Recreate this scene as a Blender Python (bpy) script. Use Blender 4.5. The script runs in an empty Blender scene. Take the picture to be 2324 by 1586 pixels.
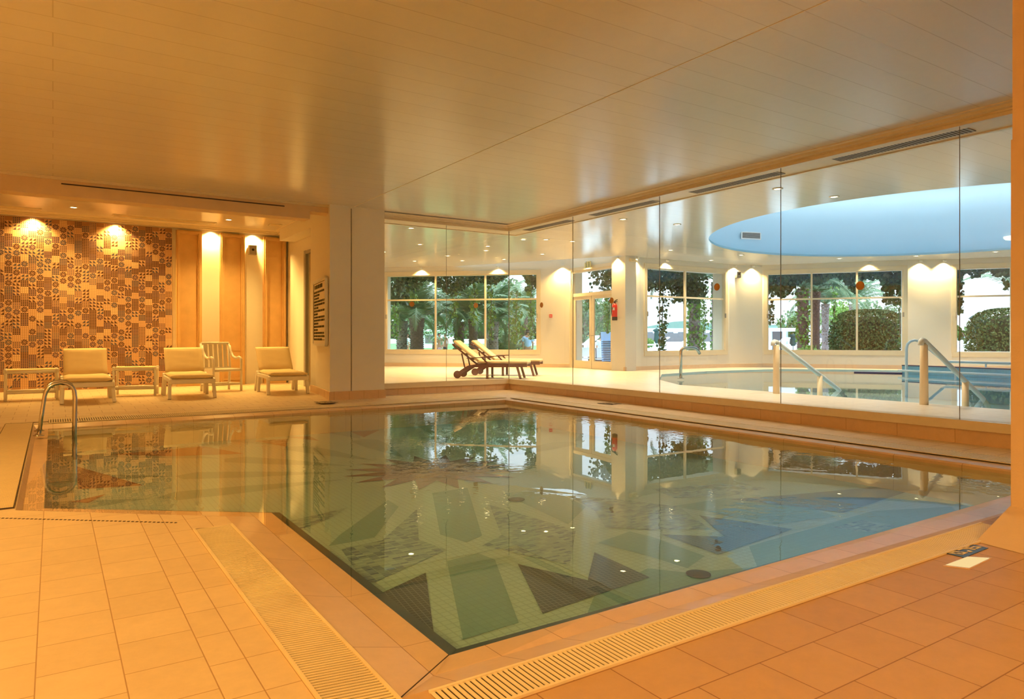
import bpy, math, random
from mathutils import Vector, Matrix
R = math.radians
rnd = random.Random(7)
C = bpy.context.scene.collection
sc = bpy.context.scene

# ------------------------------------------------------------------ camera
CAM_H, F, CX, HY = 1.15, 1594.0, 1162.0, 766.0        # eye height, focal length in pixels of the 2324 frame, horizon row
TH = math.atan2(1042, F); SN, CS = math.sin(TH), math.cos(TH)
cd = bpy.data.cameras.new('camera'); cam = bpy.data.objects.new('camera', cd); C.objects.link(cam)
cam.location = (0, 0, CAM_H); cam.rotation_euler = (R(90), 0, -TH)
cd.sensor_width = 36; cd.lens = 36 * F / 2324; cd.shift_y = (HY - 793) / 2324; cd.clip_end = 600
sc.camera = cam
# ------------------------------------------------------------------ view, world, sampling
sc.view_settings.view_transform = 'Standard'; sc.view_settings.look = 'None'
sc.view_settings.gamma = 1; sc.view_settings.exposure = 0.0; sc.view_settings.use_curve_mapping = False
w = bpy.data.worlds.new('dusk_sky'); sc.world = w; w.use_nodes = True
nt = w.node_tree; bg = nt.nodes['Background']
tc = nt.nodes.new('ShaderNodeTexCoord'); sx = nt.nodes.new('ShaderNodeSeparateXYZ'); rp = nt.nodes.new('ShaderNodeValToRGB')
nt.links.new(tc.outputs['Generated'], sx.inputs[0]); nt.links.new(sx.outputs['Z'], rp.inputs[0]); nt.links.new(rp.outputs[0], bg.inputs[0])
rp.color_ramp.elements[0].position = 0.05; rp.color_ramp.elements[0].color = (0.25, 0.28, 0.31, 1)   # overcast: the zenith is about three times as bright as the horizon
rp.color_ramp.elements[1].position = 0.6; rp.color_ramp.elements[1].color = (0.70, 0.87, 1.0, 1)
bg.inputs[1].default_value = 5.5
cy = sc.cycles
cy.max_bounces = 8; cy.diffuse_bounces = 4; cy.glossy_bounces = 4; cy.transmission_bounces = 4; cy.transparent_max_bounces = 24
cy.sample_clamp_indirect = 4.0; cy.caustics_reflective = False; cy.caustics_refractive = False
cy.use_denoising = True; cy.use_adaptive_sampling = True; cy.adaptive_threshold = 0.03; cy.blur_glossy = 0.5

# ------------------------------------------------------------------ geometry of the view
def gp(px, py, z=0.0):                                  # the point at height z on the sight line of a pixel
    D = F * (CAM_H - z) / (py - HY); r = (px - CX) / F * D
    return (r * CS + D * SN, -r * SN + D * CS)
def ad(px, py, D):                                      # the point at distance D on the sight line of a pixel
    r = (px - CX) / F * D
    return Vector((r * CS + D * SN, -r * SN + D * CS, CAM_H - (py - HY) * D / F))
def ay(px, Y, py=HY):
    k = (px - CX) / F; return ad(px, py, Y / (-k * SN + CS))
def ax(px, X, py=HY):
    k = (px - CX) / F; return ad(px, py, X / (k * CS + SN))

# ------------------------------------------------------------------ object helpers
def lin(c):
    return tuple(((v / 255) / 12.92 if v / 255 <= .04045 else ((v / 255 + .055) / 1.055) ** 2.4) for v in c) + (1,)
def link(o, parent=None):
    C.objects.link(o)
    if parent is not None: o.parent = parent
    return o
def tag(o, label=None, cat=None, group=None, kind=None):
    for k, v in (('label', label), ('category', cat), ('group', group), ('kind', kind)):
        if v: o[k] = v
    return o
def empty(name, loc=(0, 0, 0), rz=0.0, label=None, cat=None, group=None):
    o = bpy.data.objects.new(name, None); o.location = loc; o.rotation_euler = (0, 0, rz); o.empty_display_size = .1
    return tag(link(o), label, cat, group)
def copy_tree(o, parent=None):
    c = o.copy(); C.objects.link(c)
    if parent is not None: c.parent = parent
    for k in KIDS.get(o.name, []): copy_tree(k, c)
    return c
KIDS = {}
def perp(d):
    d = d.normalized(); a = Vector((0, 0, 1)) if abs(d.z) < .9 else Vector((1, 0, 0))
    u = d.cross(a).normalized(); return u, u.cross(d).normalized()
class MB:
    def __init__(s): s.v = []; s.f = []; s.m = []; s.sm = []
    def add(s, vs, fs, mi=0, smooth=False):
        b = len(s.v); s.v += [tuple(x) for x in vs]
        for f in fs: s.f.append(tuple(b + i for i in f)); s.m.append(mi); s.sm.append(smooth)
        return s
    def box(s, c, size, rz=0.0, mi=0, M=None):
        hx, hy, hz = (x / 2 for x in size); vs = []
        for z in (-hz, hz):
            for x, y in ((-hx, -hy), (hx, -hy), (hx, hy), (-hx, hy)):
                p = Vector((x, y, z))
                if M is not None: p = M @ p
                elif rz: p = Matrix.Rotation(rz, 3, 'Z') @ p
                vs.append(Vector(c) + p)
        return s.add(vs, [(3, 2, 1, 0), (4, 5, 6, 7), (0, 1, 5, 4), (1, 2, 6, 5), (2, 3, 7, 6), (3, 0, 4, 7)], mi)
    def b2(s, p0, p1, mi=0):
        return s.box([(a + b) / 2 for a, b in zip(p0, p1)], [abs(b - a) for a, b in zip(p0, p1)], mi=mi)
    def bar(s, a, b, wdt, hgt, mi=0, up=(0, 0, 1)):      # a straight bar with a rectangular section
        a, b = Vector(a), Vector(b); d = (b - a); L = d.length; d.normalize()
        u = d.cross(Vector(up))
        u = u.normalized() if u.length > 1e-5 else perp(d)[0]
        n = u.cross(d); M = Matrix((d, u, n)).transposed()
        return s.box((a + b) / 2, (L, wdt, hgt), M=M, mi=mi)
    def taper(s, a, b, r0, r1, seg=8, mi=0, smooth=True): return s.tube([a, b], [r0, r1], seg, mi, smooth)
    def tube(s, path, r, seg=10, mi=0, smooth=True, caps=True, flat=1.0):
        P = [Vector(p) for p in path]; n = len(P); rs = r if isinstance(r, (list, tuple)) else [r] * n
        base = len(s.v); u = None; vs = []
        for i, p in enumerate(P):
            d = (P[min(i + 1, n - 1)] - P[max(i - 1, 0)]).normalized()
            if u is None: u, v = perp(d)
            else:
                u = (u - d * u.dot(d)); u = u.normalized() if u.length > 1e-6 else perp(d)[0]; v = u.cross(d)
            for k in range(seg):
                t = 2 * math.pi * k / seg; vs.append(p + (u * math.cos(t) + v * math.sin(t) * flat) * rs[i])
        fs = []
        for i in range(n - 1):
            for k in range(seg):
                a = i * seg + k; b = i * seg + (k + 1) % seg; fs.append((a, a + seg, b + seg, b))
        s.add(vs, fs, mi, smooth)
        if caps:
            b = base
            s.f.append(tuple(b + k for k in range(seg))); s.m.append(mi); s.sm.append(False)
            b = base + (n - 1) * seg
            s.f.append(tuple(b + k for k in reversed(range(seg)))); s.m.append(mi); s.sm.append(False)
        return s
    def lathe(s, prof, c=(0, 0, 0), seg=20, mi=0, smooth=True, sx_=1, sy_=1):
        vs = []; n = len(prof)
        for r, z in prof:
            for k in range(seg):
                t = 2 * math.pi * k / seg; vs.append((c[0] + r * math.cos(t) * sx_, c[1] + r * math.sin(t) * sy_, c[2] + z))
        fs = [(i * seg + k, i * seg + (k + 1) % seg, (i + 1) * seg + (k + 1) % seg, (i + 1) * seg + k) for i in range(n - 1) for k in range(seg)]
        fs += [tuple(reversed(range(seg))), tuple((n - 1) * seg + k for k in range(seg))]
        return s.add(vs, fs, mi, smooth)
    def prism(s, poly, z0, z1, mi=0):
        n = len(poly); vs = [(x, y, z0) for x, y in poly] + [(x, y, z1) for x, y in poly]
        return s.add(vs, [tuple(reversed(range(n))), tuple(range(n, 2 * n))] + [(i, (i + 1) % n, n + (i + 1) % n, n + i) for i in range(n)], mi)
    def quad(s, a, b, c, d, mi=0): return s.add([a, b, c, d], [(0, 1, 2, 3)], mi)
    def profile(s, path, prof, mi=0, closed=False):      # sweep a profile of (offset to the left of the way, z) along a plan path
        P = [Vector((p[0], p[1])) for p in path]; n = len(P); m = len(prof); vs = []
        for i, p in enumerate(P):
            d0 = (P[i] - P[i - 1]).normalized() if (i > 0 or closed) else None
            d1 = (P[(i + 1) % n] - P[i]).normalized() if (i < n - 1 or closed) else None
            d0 = d0 or d1; d1 = d1 or d0
            n0, n1 = Vector((-d0.y, d0.x)), Vector((-d1.y, d1.x)); b = (n0 + n1)
            b = b / max(.2, (1 + n0.dot(n1)))
            for o, z in prof: vs.append((p.x + b.x * o, p.y + b.y * o, z))
        fs = []
        for i in range(n if closed else n - 1):
            j = (i + 1) % n
            for k in range(m - 1): fs.append((i * m + k, j * m + k, j * m + k + 1, i * m + k + 1))
        return s.add(vs, fs, mi)
    def build(s, name, mats, parent=None, bevel=0, subsurf=0, solid=0, loc=None):
        me = bpy.data.meshes.new(name); me.from_pydata(s.v, [], s.f); me.update()
        for m in (mats if isinstance(mats, (list, tuple)) else [mats]): me.materials.append(m)
        me.polygons.foreach_set('material_index', s.m); me.polygons.foreach_set('use_smooth', s.sm)
        o = bpy.data.objects.new(name, me); link(o, parent)
        if parent is not None: KIDS.setdefault(parent.name, []).append(o)
        if loc is not None: o.location = loc
        if solid:
            q = o.modifiers.new('solid', 'SOLIDIFY'); q.thickness = solid
        if bevel:
            q = o.modifiers.new('bevel', 'BEVEL'); q.width = bevel; q.segments = 2; q.limit_method = 'ANGLE'
        if subsurf:
            q = o.modifiers.new('sub', 'SUBSURF'); q.levels = q.render_levels = subsurf
        return o
def struct(o): o['kind'] = 'structure'; return o
def arc(c, r, a0, a1, n, plane='xz'):
    out = []
    for i in range(n + 1):
        t = R(a0 + (a1 - a0) * i / n); x, y = r * math.cos(t), r * math.sin(t)
        out.append(Vector(c) + (Vector((x, 0, y)) if plane == 'xz' else Vector((0, x, y)) if plane == 'yz' else Vector((x, y, 0))))
    return out

# ------------------------------------------------------------------ materials
def node_mat(name):
    m = bpy.data.materials.new(name); m.use_nodes = True; t = m.node_tree
    return m, t, t.nodes['Principled BSDF']
def mat(name, col, rough=.5, metal=0, var=.06, scale=6.0, bump=0.0, bscale=60.0, emit=None, est=0, spec=None, coat=0):
    m, t, p = node_mat(name); c = lin(col)
    n = t.nodes.new('ShaderNodeTexNoise'); n.inputs['Scale'].default_value = scale; n.inputs['Detail'].default_value = 4
    g = t.nodes.new('ShaderNodeNewGeometry'); t.links.new(g.outputs['Position'], n.inputs['Vector'])
    mx = t.nodes.new('ShaderNodeMix'); mx.data_type = 'RGBA'
    mx.inputs['A'].default_value = tuple(max(0, v * (1 - var)) for v in c[:3]) + (1,)
    mx.inputs['B'].default_value = tuple(min(1, v * (1 + var)) for v in c[:3]) + (1,)
    t.links.new(n.outputs['Fac'], mx.inputs['Factor']); t.links.new(mx.outputs['Result'], p.inputs['Base Color'])
    p.inputs['Roughness'].default_value = rough; p.inputs['Metallic'].default_value = metal
    if spec is not None: p.inputs['Specular IOR Level'].default_value = spec
    if coat: p.inputs['Coat Weight'].default_value = coat; p.inputs['Coat Roughness'].default_value = .12
    if emit:
        p.inputs['Emission Color'].default_value = lin(emit); p.inputs['Emission Strength'].default_value = est
        m.cycles.emission_sampling = 'NONE'
    if bump:
        b = t.nodes.new('ShaderNodeBump'); b.inputs['Strength'].default_value = bump; b.inputs['Distance'].default_value = .01
        n2 = t.nodes.new('ShaderNodeTexNoise'); n2.inputs['Scale'].default_value = bscale; t.links.new(g.outputs['Position'], n2.inputs['Vector'])
        t.links.new(n2.outputs['Fac'], b.inputs['Height']); t.links.new(b.outputs['Normal'], p.inputs['Normal'])
    return m
def brick(name, c1, c2, cm, bw, rh, mortar, rough=.45, swap=False, offset=.5, shift=(0, 0), rot=0.0, bump=.4, axes='xy', noise=.10, coat=0, spec=None):
    m, t, p = node_mat(name); L = t.links.new
    g = t.nodes.new('ShaderNodeNewGeometry'); mp = t.nodes.new('ShaderNodeMapping')
    s = t.nodes.new('ShaderNodeSeparateXYZ'); cb = t.nodes.new('ShaderNodeCombineXYZ'); L(g.outputs['Position'], s.inputs[0])
    L(s.outputs[axes[0].upper()], cb.inputs[0]); L(s.outputs[axes[1].upper()], cb.inputs[1])
    mp.inputs['Location'].default_value = (shift[0], shift[1], 0); mp.inputs['Rotation'].default_value = (0, 0, rot)
    L(cb.outputs[0], mp.inputs[0])
    b = t.nodes.new('ShaderNodeTexBrick'); L(mp.outputs[0], b.inputs['Vector'])
    b.inputs['Color1'].default_value = lin(c1); b.inputs['Color2'].default_value = lin(c2); b.inputs['Mortar'].default_value = lin(cm)
    b.inputs['Scale'].default_value = 1; b.inputs['Mortar Size'].default_value = mortar; b.inputs['Mortar Smooth'].default_value = .2
    b.inputs['Brick Width'].default_value = bw; b.inputs['Row Height'].default_value = rh; b.offset = offset
    n = t.nodes.new('ShaderNodeTexNoise'); n.inputs['Scale'].default_value = 9; n.inputs['Detail'].default_value = 8; n.inputs['Roughness'].default_value = .75
    L(g.outputs['Position'], n.inputs['Vector'])
    mr = t.nodes.new('ShaderNodeMapRange'); mr.inputs[1].default_value = .25; mr.inputs[2].default_value = .75
    mr.inputs[3].default_value = 1 - noise; mr.inputs[4].default_value = 1 + noise * .5; L(n.outputs['Fac'], mr.inputs[0])
    mx = t.nodes.new('ShaderNodeMix'); mx.data_type = 'RGBA'; mx.blend_type = 'MULTIPLY'; mx.inputs['Factor'].default_value = 1
    L(b.outputs['Color'], mx.inputs['A']); L(mr.outputs[0], mx.inputs['B']); L(mx.outputs['Result'], p.inputs['Base Color'])
    p.inputs['Roughness'].default_value = rough
    if spec is not None: p.inputs['Specular IOR Level'].default_value = spec
    if coat: p.inputs['Coat Weight'].default_value = coat; p.inputs['Coat Roughness'].default_value = .1
    if bump:
        bp = t.nodes.new('ShaderNodeBump'); bp.inputs['Strength'].default_value = bump; bp.inputs['Distance'].default_value = .003; bp.invert = True
        L(b.outputs['Fac'], bp.inputs['Height']); L(bp.outputs['Normal'], p.inputs['Normal'])
    return m
def glass_mat(name, ior, tint=(1, 1, 1), bump=0.0, rough=0.0, refl=1.0):   # a clear sheet: transmission and mirror weighed by the Fresnel term
    m = bpy.data.materials.new(name); m.use_nodes = True; t = m.node_tree; t.nodes.clear(); L = t.links.new
    out = t.nodes.new('ShaderNodeOutputMaterial'); mix = t.nodes.new('ShaderNodeMixShader'); fr = t.nodes.new('ShaderNodeFresnel')
    tr = t.nodes.new('ShaderNodeBsdfTransparent'); gl = t.nodes.new('ShaderNodeBsdfGlossy')
    gm = t.nodes.new('ShaderNodeNewGeometry'); ir = t.nodes.new('ShaderNodeMapRange')   # same index from both faces of the sheet
    ir.inputs[3].default_value = ior; ir.inputs[4].default_value = 1 / ior; L(gm.outputs['Backfacing'], ir.inputs[0]); L(ir.outputs[0], fr.inputs['IOR'])
    tr.inputs[0].default_value = tint + (1,); gl.inputs['Roughness'].default_value = rough
    gl.inputs['Color'].default_value = (refl, refl, refl, 1)
    L(fr.outputs[0], mix.inputs[0]); L(tr.outputs[0], mix.inputs[1]); L(gl.outputs[0], mix.inputs[2]); L(mix.outputs[0], out.inputs[0])
    if bump:
        g = t.nodes.new('ShaderNodeNewGeometry')
        n1 = t.nodes.new('ShaderNodeTexNoise'); n1.inputs['Scale'].default_value = 9; n1.inputs['Detail'].default_value = 2
        n2 = t.nodes.new('ShaderNodeTexNoise'); n2.inputs['Scale'].default_value = .55; n2.inputs['Detail'].default_value = 1
        mr = t.nodes.new('ShaderNodeMapRange'); mr.inputs[1].default_value = .50; mr.inputs[2].default_value = .66; mr.inputs[3].default_value = .02
        mu = t.nodes.new('ShaderNodeMath'); mu.operation = 'MULTIPLY'; b = t.nodes.new('ShaderNodeBump')
        L(g.outputs['Position'], n1.inputs['Vector']); L(g.outputs['Position'], n2.inputs['Vector']); L(n2.outputs['Fac'], mr.inputs[0])
        L(n1.outputs['Fac'], mu.inputs[0]); L(mr.outputs[0], mu.inputs[1]); L(mu.outputs[0], b.inputs['Height'])
        b.inputs['Strength'].default_value = 1.0; b.inputs['Distance'].default_value = bump
        L(b.outputs[0], fr.inputs['Normal']); L(b.outputs[0], gl.inputs['Normal'])
    return m
def emit_mat(name, col, st):
    m = bpy.data.materials.new(name); m.use_nodes = True; t = m.node_tree; t.nodes.clear()
    e = t.nodes.new('ShaderNodeEmission'); o = t.nodes.new('ShaderNodeOutputMaterial'); e.inputs[0].default_value = col + (1,); e.inputs[1].default_value = st
    t.links.new(e.outputs[0], o.inputs[0]); m.cycles.emission_sampling = 'NONE'; return m

M = {}
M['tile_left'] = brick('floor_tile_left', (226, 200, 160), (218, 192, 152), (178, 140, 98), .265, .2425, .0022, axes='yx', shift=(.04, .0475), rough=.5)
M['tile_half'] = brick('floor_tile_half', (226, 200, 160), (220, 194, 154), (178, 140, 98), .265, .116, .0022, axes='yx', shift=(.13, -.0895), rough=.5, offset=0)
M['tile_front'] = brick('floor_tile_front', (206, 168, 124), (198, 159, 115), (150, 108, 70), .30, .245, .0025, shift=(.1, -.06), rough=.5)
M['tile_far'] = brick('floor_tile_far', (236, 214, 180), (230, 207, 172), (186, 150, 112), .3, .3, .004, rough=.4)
M['coping'] = brick('coping_tile', (230, 194, 152), (223, 186, 144), (172, 126, 84), .27, .6, .002, rough=.35, offset=0, coat=.3)
M['tile_other'] = brick('floor_tile_light', (244, 232, 214), (241, 228, 209), (216, 198, 174), .3, .3, .004, rough=.35)
M['wall'] = mat('painted_plaster', (246, 241, 230), .6, var=.02)
M['wall_warm'] = mat('warm_plaster', (232, 204, 170), .6, bump=.15, bscale=70)
M['ceil'] = brick('ceiling_board', (238, 230, 216), (236, 227, 213), (214, 202, 184), 60, .30, .004, rough=.2, bump=.25, noise=.03, spec=.6)
M['ceil2'] = brick('ceiling_board_light', (242, 238, 230), (240, 235, 226), (222, 214, 200), 60, .28, .004, rough=.16, bump=.25, noise=.03, spec=.6)
M['trim'] = mat('cream_trim', (240, 226, 198), .45)
M['wood_trim'] = mat('varnished_trim', (242, 224, 190), .4, scale=14)
M['stone'] = mat('ochre_stone', (228, 190, 132), .5, var=.14, scale=5, bump=.15)
M['grille'] = mat('grey_grille', (150, 146, 140), .5)
M['dark'] = mat('dark_slot', (60, 44, 30), .7)
M['grate'] = mat('cream_plastic', (244, 226, 190), .45)
M['grate_worn'] = mat('worn_cream_plastic', (242, 214, 172), .5, var=.25, scale=4)
M['white_plastic'] = mat('white_plastic', (244, 238, 226), .4)
M['cushion'] = mat('cream_cushion', (250, 226, 176), .85, bump=.3, bscale=220)
M['steel'] = mat('polished_steel', (205, 200, 192), .18, metal=1)
M['glass'] = glass_mat('clear_glass', 1.42, (.985, .99, .985))
M['pane'] = glass_mat('window_glass', 1.45, (.97, .985, .98))
M['water'] = glass_mat('pool_water', 1.33, (.80, .96, .96), bump=.003)
M['film'] = glass_mat('water_film', 1.33, (.97, .98, .97), bump=.0008)
M['water2'] = glass_mat('calm_water', 1.33, (.86, .97, 1.0), bump=.0008)
M['seam'] = mat('grey_seal', (150, 140, 122), .6)
M['sticker'] = mat('orange_sticker', (216, 150, 70), .6)
M['red'] = mat('red_paint', (205, 44, 34), .35)
M['black'] = mat('black_rubber', (30, 26, 24), .55)
M['white'] = mat('white_enamel', (240, 240, 236), .35)
M['navy'] = brick('navy_mosaic', (18, 18, 32), (24, 24, 38), (112, 112, 104), .032, .032, .0026, rough=.3, offset=0, bump=.2, noise=.1, rot=.12)
M['lip'] = mat('navy_lip_tile', (26, 28, 36), .3)
M['pgreen'] = brick('pool_green', (116, 152, 152), (112, 147, 147), (107, 140, 140), .05, .05, .004, rough=.35, offset=0, bump=0, noise=.03)
M['pband'] = brick('pool_cream', (172, 192, 188), (167, 187, 183), (152, 171, 168), .05, .05, .005, rough=.35, offset=0, bump=0, noise=.03)
M['pspeck'] = brick('pool_speckle', (40, 72, 122), (160, 182, 174), (140, 160, 154), .06, .03, .003, rough=.35, offset=0, bump=0, noise=.1)
M['pred'] = brick('pool_red', (124, 52, 40), (114, 46, 36), (100, 54, 42), .05, .05, .004, rough=.35, offset=0, bump=0)
M['bluepaint'] = mat('pale_blue_paint', (184, 216, 232), .6, var=.02)
M['bluetile'] = brick('blue_mosaic', (128, 196, 226), (118, 188, 220), (132, 196, 224), .06, .06, .005, rough=.3, offset=0, axes='yz')
M['navytrim'] = mat('navy_edge_tile', (52, 50, 92), .35)
M['rail_blue'] = mat('pale_blue_rail', (226, 240, 248), .35)
M['rail_cream'] = mat('cream_post', (248, 234, 204), .45)
M['teak'] = mat('dark_teak', (88, 50, 36), .45, var=.2, scale=20)
M['canvas'] = mat('cream_canvas', (246, 226, 184), .85, bump=.25, bscale=240)
M['lamp'] = emit_mat('lamp_glow', (1, .80, .42), 16)
M['lamp_dim'] = emit_mat('floor_light_glow', (1, .72, .32), .95)  # glow for the reflection painted on a deck tile
M['leaf'] = mat('leaf_green', (74, 104, 44), .5, var=.5, scale=2.2)
M['leaf_dark'] = mat('leaf_dark', (52, 84, 40), .55, var=.5, scale=2.0)
M['leaf_bright'] = mat('leaf_bright', (112, 148, 58), .5, var=.4, scale=3.0)
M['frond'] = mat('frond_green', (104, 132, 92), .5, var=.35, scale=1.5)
M['bark'] = mat('palm_bark', (116, 94, 86), .9, var=.6, scale=9)
M['bark_grey'] = mat('grey_palm_bark', (150, 136, 134), .9, var=.4, scale=10)
M['hedge'] = mat('hedge_leaf', (70, 90, 40), .7, var=.5, scale=3.5)
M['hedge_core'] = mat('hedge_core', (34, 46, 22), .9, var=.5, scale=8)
M['lawn'] = mat('lawn', (96, 150, 84), .9, var=.25, scale=.8)
M['terrace'] = mat('pale_terrace', (214, 226, 232), .7, var=.05)
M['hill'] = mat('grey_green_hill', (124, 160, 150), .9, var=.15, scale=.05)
M['house'] = mat('whitewash', (238, 244, 248), .8)
M['fence'] = mat('grey_brown_fence', (112, 110, 112), .8)
M['umb'] = mat('dark_green_canvas', (30, 66, 62), .8)
M['skin'] = mat('skin', (196, 140, 112), .6)
M['hair'] = mat('dark_hair', (48, 36, 30), .7)
M['shirt_blue'] = mat('light_blue_cotton', (170, 204, 246), .8)
M['shirt_white'] = mat('white_cotton', (226, 234, 246), .8)
M['cloth_dark'] = mat('dark_cloth', (52, 56, 70), .8)
M['cloth_pink'] = mat('pink_cloth', (222, 170, 186), .8)
M['letter'] = mat('faded_olive_lettering', (100, 96, 66), .7)
M['sea'] = mat('pale_pool_blue', (150, 210, 236), .4)

# ================================================================== THE NEAR ROOM: floor, pool, walls, ceiling
E_ = [(1.20, 2.25), (6.68, 2.25), (6.68, 10.45), (-.05, 10.50), (-.05, 5.68), (1.20, 4.72)]      # water edge
W_ = [(1.08, 2.14), (6.70, 2.14), (6.70, 10.47), (-.17, 10.52), (-.17, 5.62), (1.08, 4.66)]      # end of the wet strip
C_ = [(.89, 1.98), (6.86, 1.98), (6.86, 10.68), (-.20, 10.68), (-.20, 5.48), (.89, 4.58)]        # end of the coping
EZ = [.001, .03, .05, .012, .001, .001]; WZ = [.004, .045, .05, .014, .004, .004]; CZ = [.05] * 6
fl = MB()
def p3(p, z): return (p[0], p[1], z)
for i in range(6):
    j = (i + 1) % 6
    fl.quad(p3(E_[i], EZ[i]), p3(W_[i], WZ[i]), p3(W_[j], WZ[j]), p3(E_[j], EZ[j]), 3)
    fl.quad(p3(W_[i], WZ[i]), p3(C_[i], CZ[i]), p3(C_[j], CZ[j]), p3(W_[j], WZ[j]), 3)
def flat(poly, z, mi): fl.add([p3(p, z) for p in poly], [tuple(range(len(poly)))], mi)
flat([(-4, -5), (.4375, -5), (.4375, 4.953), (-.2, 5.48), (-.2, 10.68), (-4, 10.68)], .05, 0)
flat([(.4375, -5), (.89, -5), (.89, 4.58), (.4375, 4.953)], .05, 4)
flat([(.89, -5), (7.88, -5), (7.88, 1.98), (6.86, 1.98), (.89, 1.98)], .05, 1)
fl.add([(6.86, 1.98, .05), (7.88, 1.98, .05), (7.88, 10.68, .085), (6.86, 10.68, .05)], [(0, 1, 2, 3)], 2)
fl.add([(-4, 10.68, .05), (6.86, 10.68, .05), (7.88, 10.68, .085), (7.88, 12.3, .085), (-4, 12.3, .085), (-4, 11.45, .06)], [(0, 1, 2, 3, 4, 5)], 2)
flat([(-4, 12.3), (4.95, 12.3), (4.95, 17.1), (-4, 17.1)], .085, 2)
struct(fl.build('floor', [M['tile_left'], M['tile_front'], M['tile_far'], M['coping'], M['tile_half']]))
jt = MB(); jt.bar((1.195, 2.245, .006), (.89, 1.98, .0525), .0035, .002); struct(jt.build('trim_coping_joint', M['dark']))

# ---- pool basin
PZ = -.30
bs = MB()
I_ = [(1.255, 2.295), (6.68, 2.295), (6.68, 10.45), (-.05, 10.5), (-.025, 5.69), (1.255, 4.73)]
for i in range(6):
    j = (i + 1) % 6
    if i in (0, 4, 5):
        bs.quad(p3(E_[i], EZ[i]), p3(E_[j], EZ[j]), p3(I_[j], -.006), p3(I_[i], -.006), 1)
        bs.quad(p3(I_[i], -.006), p3(I_[j], -.006), p3(I_[j], PZ), p3(I_[i], PZ), 0)
    else:
        bs.quad(p3(E_[i], EZ[i]), p3(E_[j], EZ[j]), p3(E_[j], PZ), p3(E_[i], PZ), 3)
bs.add([p3(p, PZ) for p in E_], [tuple(range(6))], 2)
def inlay(px, mi, dz):
    q = [gp(x, y, PZ) for x, y in px]
    q = [(min(max(x, -.04), 6.67), min(max(y, 2.26), 10.47)) for x, y in q]
    bs.add([(x, y, PZ + dz) for x, y in q], [tuple(range(len(q)))], mi)
SC = gp(985, 1068, PZ)
def polar(r, t): return (SC[0] + r * math.cos(t), SC[1] + r * math.sin(t))
for k in range(16):                                      # the compass rose: sixteen green kites between cream bands
    t = math.pi * 2 * (k + .5) / 16 + .12
    for r0, r1, wd, mi in ((.95, 2.55, .085, 0), (2.75, 4.2, .07, 0)):
        q = [polar(r0, t), polar((r0 + r1) * .55, t - wd), polar(r1, t - wd * .9), polar(r1 + .15, t), polar(r1, t + wd * .9), polar((r0 + r1) * .55, t + wd)]
        if q[3][1] < 7.0: continue
        q = [(min(max(x, -.04), 6.67), min(max(y, 2.3), 10.47)) for x, y in q]
        bs.add([(x, y, PZ + .001) for x, y in q], [tuple(range(6))], 4)
st = []
for k in range(32):
    st.append(polar(.98 if k % 2 == 0 else .56, math.pi * 2 * k / 32 + .17))
st = [(x, min(y, 10.4)) for x, y in st]
bs.add([(SC[0], SC[1], PZ + .006)] + [(x, y, PZ + .006) for x, y in st], [(0, 1 + k, 1 + (k + 1) % 32) for k in range(32)], 6)
G = [[(1014, 1273.7), (1084, 1256), (1123, 1270), (1177, 1413), (1051, 1452)],
     [(981, 1119), (1061, 1107), (1094, 1215.6), (1059, 1231), (999, 1213.6)],
     [(1357, 1232), (1430, 1206), (1480, 1219), (1600, 1262), (1560, 1290), (1470, 1262)],
     [(1350, 1350), (1470, 1290), (1560, 1300), (1740, 1285), (1640, 1330), (1330, 1400)],
     [(1230, 1440), (1480, 1352), (1470, 1370), (1235, 1456)],
     [(770, 1215), (880, 1135), (905, 1150), (850, 1220), (745, 1240)],
     [(1520, 1150), (1650, 1130), (1790, 1140), (1900, 1172), (1760, 1190), (1600, 1160)],
     [(1700, 1240), (1980, 1160), (2160, 1150), (2180, 1170), (1850, 1260), (1720, 1290)],
     [(1140, 1120), (1250, 1110), (1330, 1150), (1290, 1190)]]
for g in G: inlay(g, 4, .002)
for g in [[(946.6, 1155.5), (950.5, 1225), (1014, 1248.5), (832, 1330), (774, 1246.5), (867, 1227)],
          [(1111, 1145.8), (1306.8, 1204), (1293, 1283), (1094, 1238.8), (1138, 1215.6)],
          [(1295, 1128), (1390, 1132), (1540, 1150), (1610, 1200), (1500, 1204), (1375, 1198), (1350, 1160)],
          [(1480, 1110), (1640, 1098), (1740, 1108), (1650, 1128), (1530, 1130)],
          [(1889, 1198), (1954, 1181), (2041, 1194), (1980, 1209)], [(656, 1183), (790, 1152), (745, 1178), (680, 1202)]]: inlay(g, 5, .003)
for g in [[(966, 1300.8), (987, 1455.7), (857.6, 1351)], [(1175, 1281), (1334, 1318), (1231, 1393)], [(1231, 1393), (1334, 1318), (1349, 1254), (1475, 1311)],
          [(1502, 1213.6), (1645, 1219), (1629.8, 1259)], [(1645, 1219), (1586.5, 1170.3), (1798.4, 1201.5), (1629.8, 1259)],
          [(1655.7, 1133.6), (1803, 1122.8), (1988.8, 1105.5), (2101, 1107.6), (1915, 1163.8)]]: inlay(g, 7, .004)
for g in [[(174, 1059), (325, 1102), (177, 1111)], [(160, 1140), (240, 1122), (200, 1142)], [(252, 1032), (393, 1020), (461, 1013), (553, 1030), (393, 1036)],
          [(574, 1001), (654, 996), (650, 1014)], [(654, 993), (703, 990), (724, 1001)], [(720, 980.6), (749, 979), (769, 983), (724, 985)], [(796, 980.6), (862, 976), (826, 993)]]: inlay(g, 6, .005)
struct(bs.build('floor_pool_basin', [M['pgreen'], M['lip'], M['pband'], M['coping'], M['pgreen'], M['pspeck'], M['pred'], M['navy']]))
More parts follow.
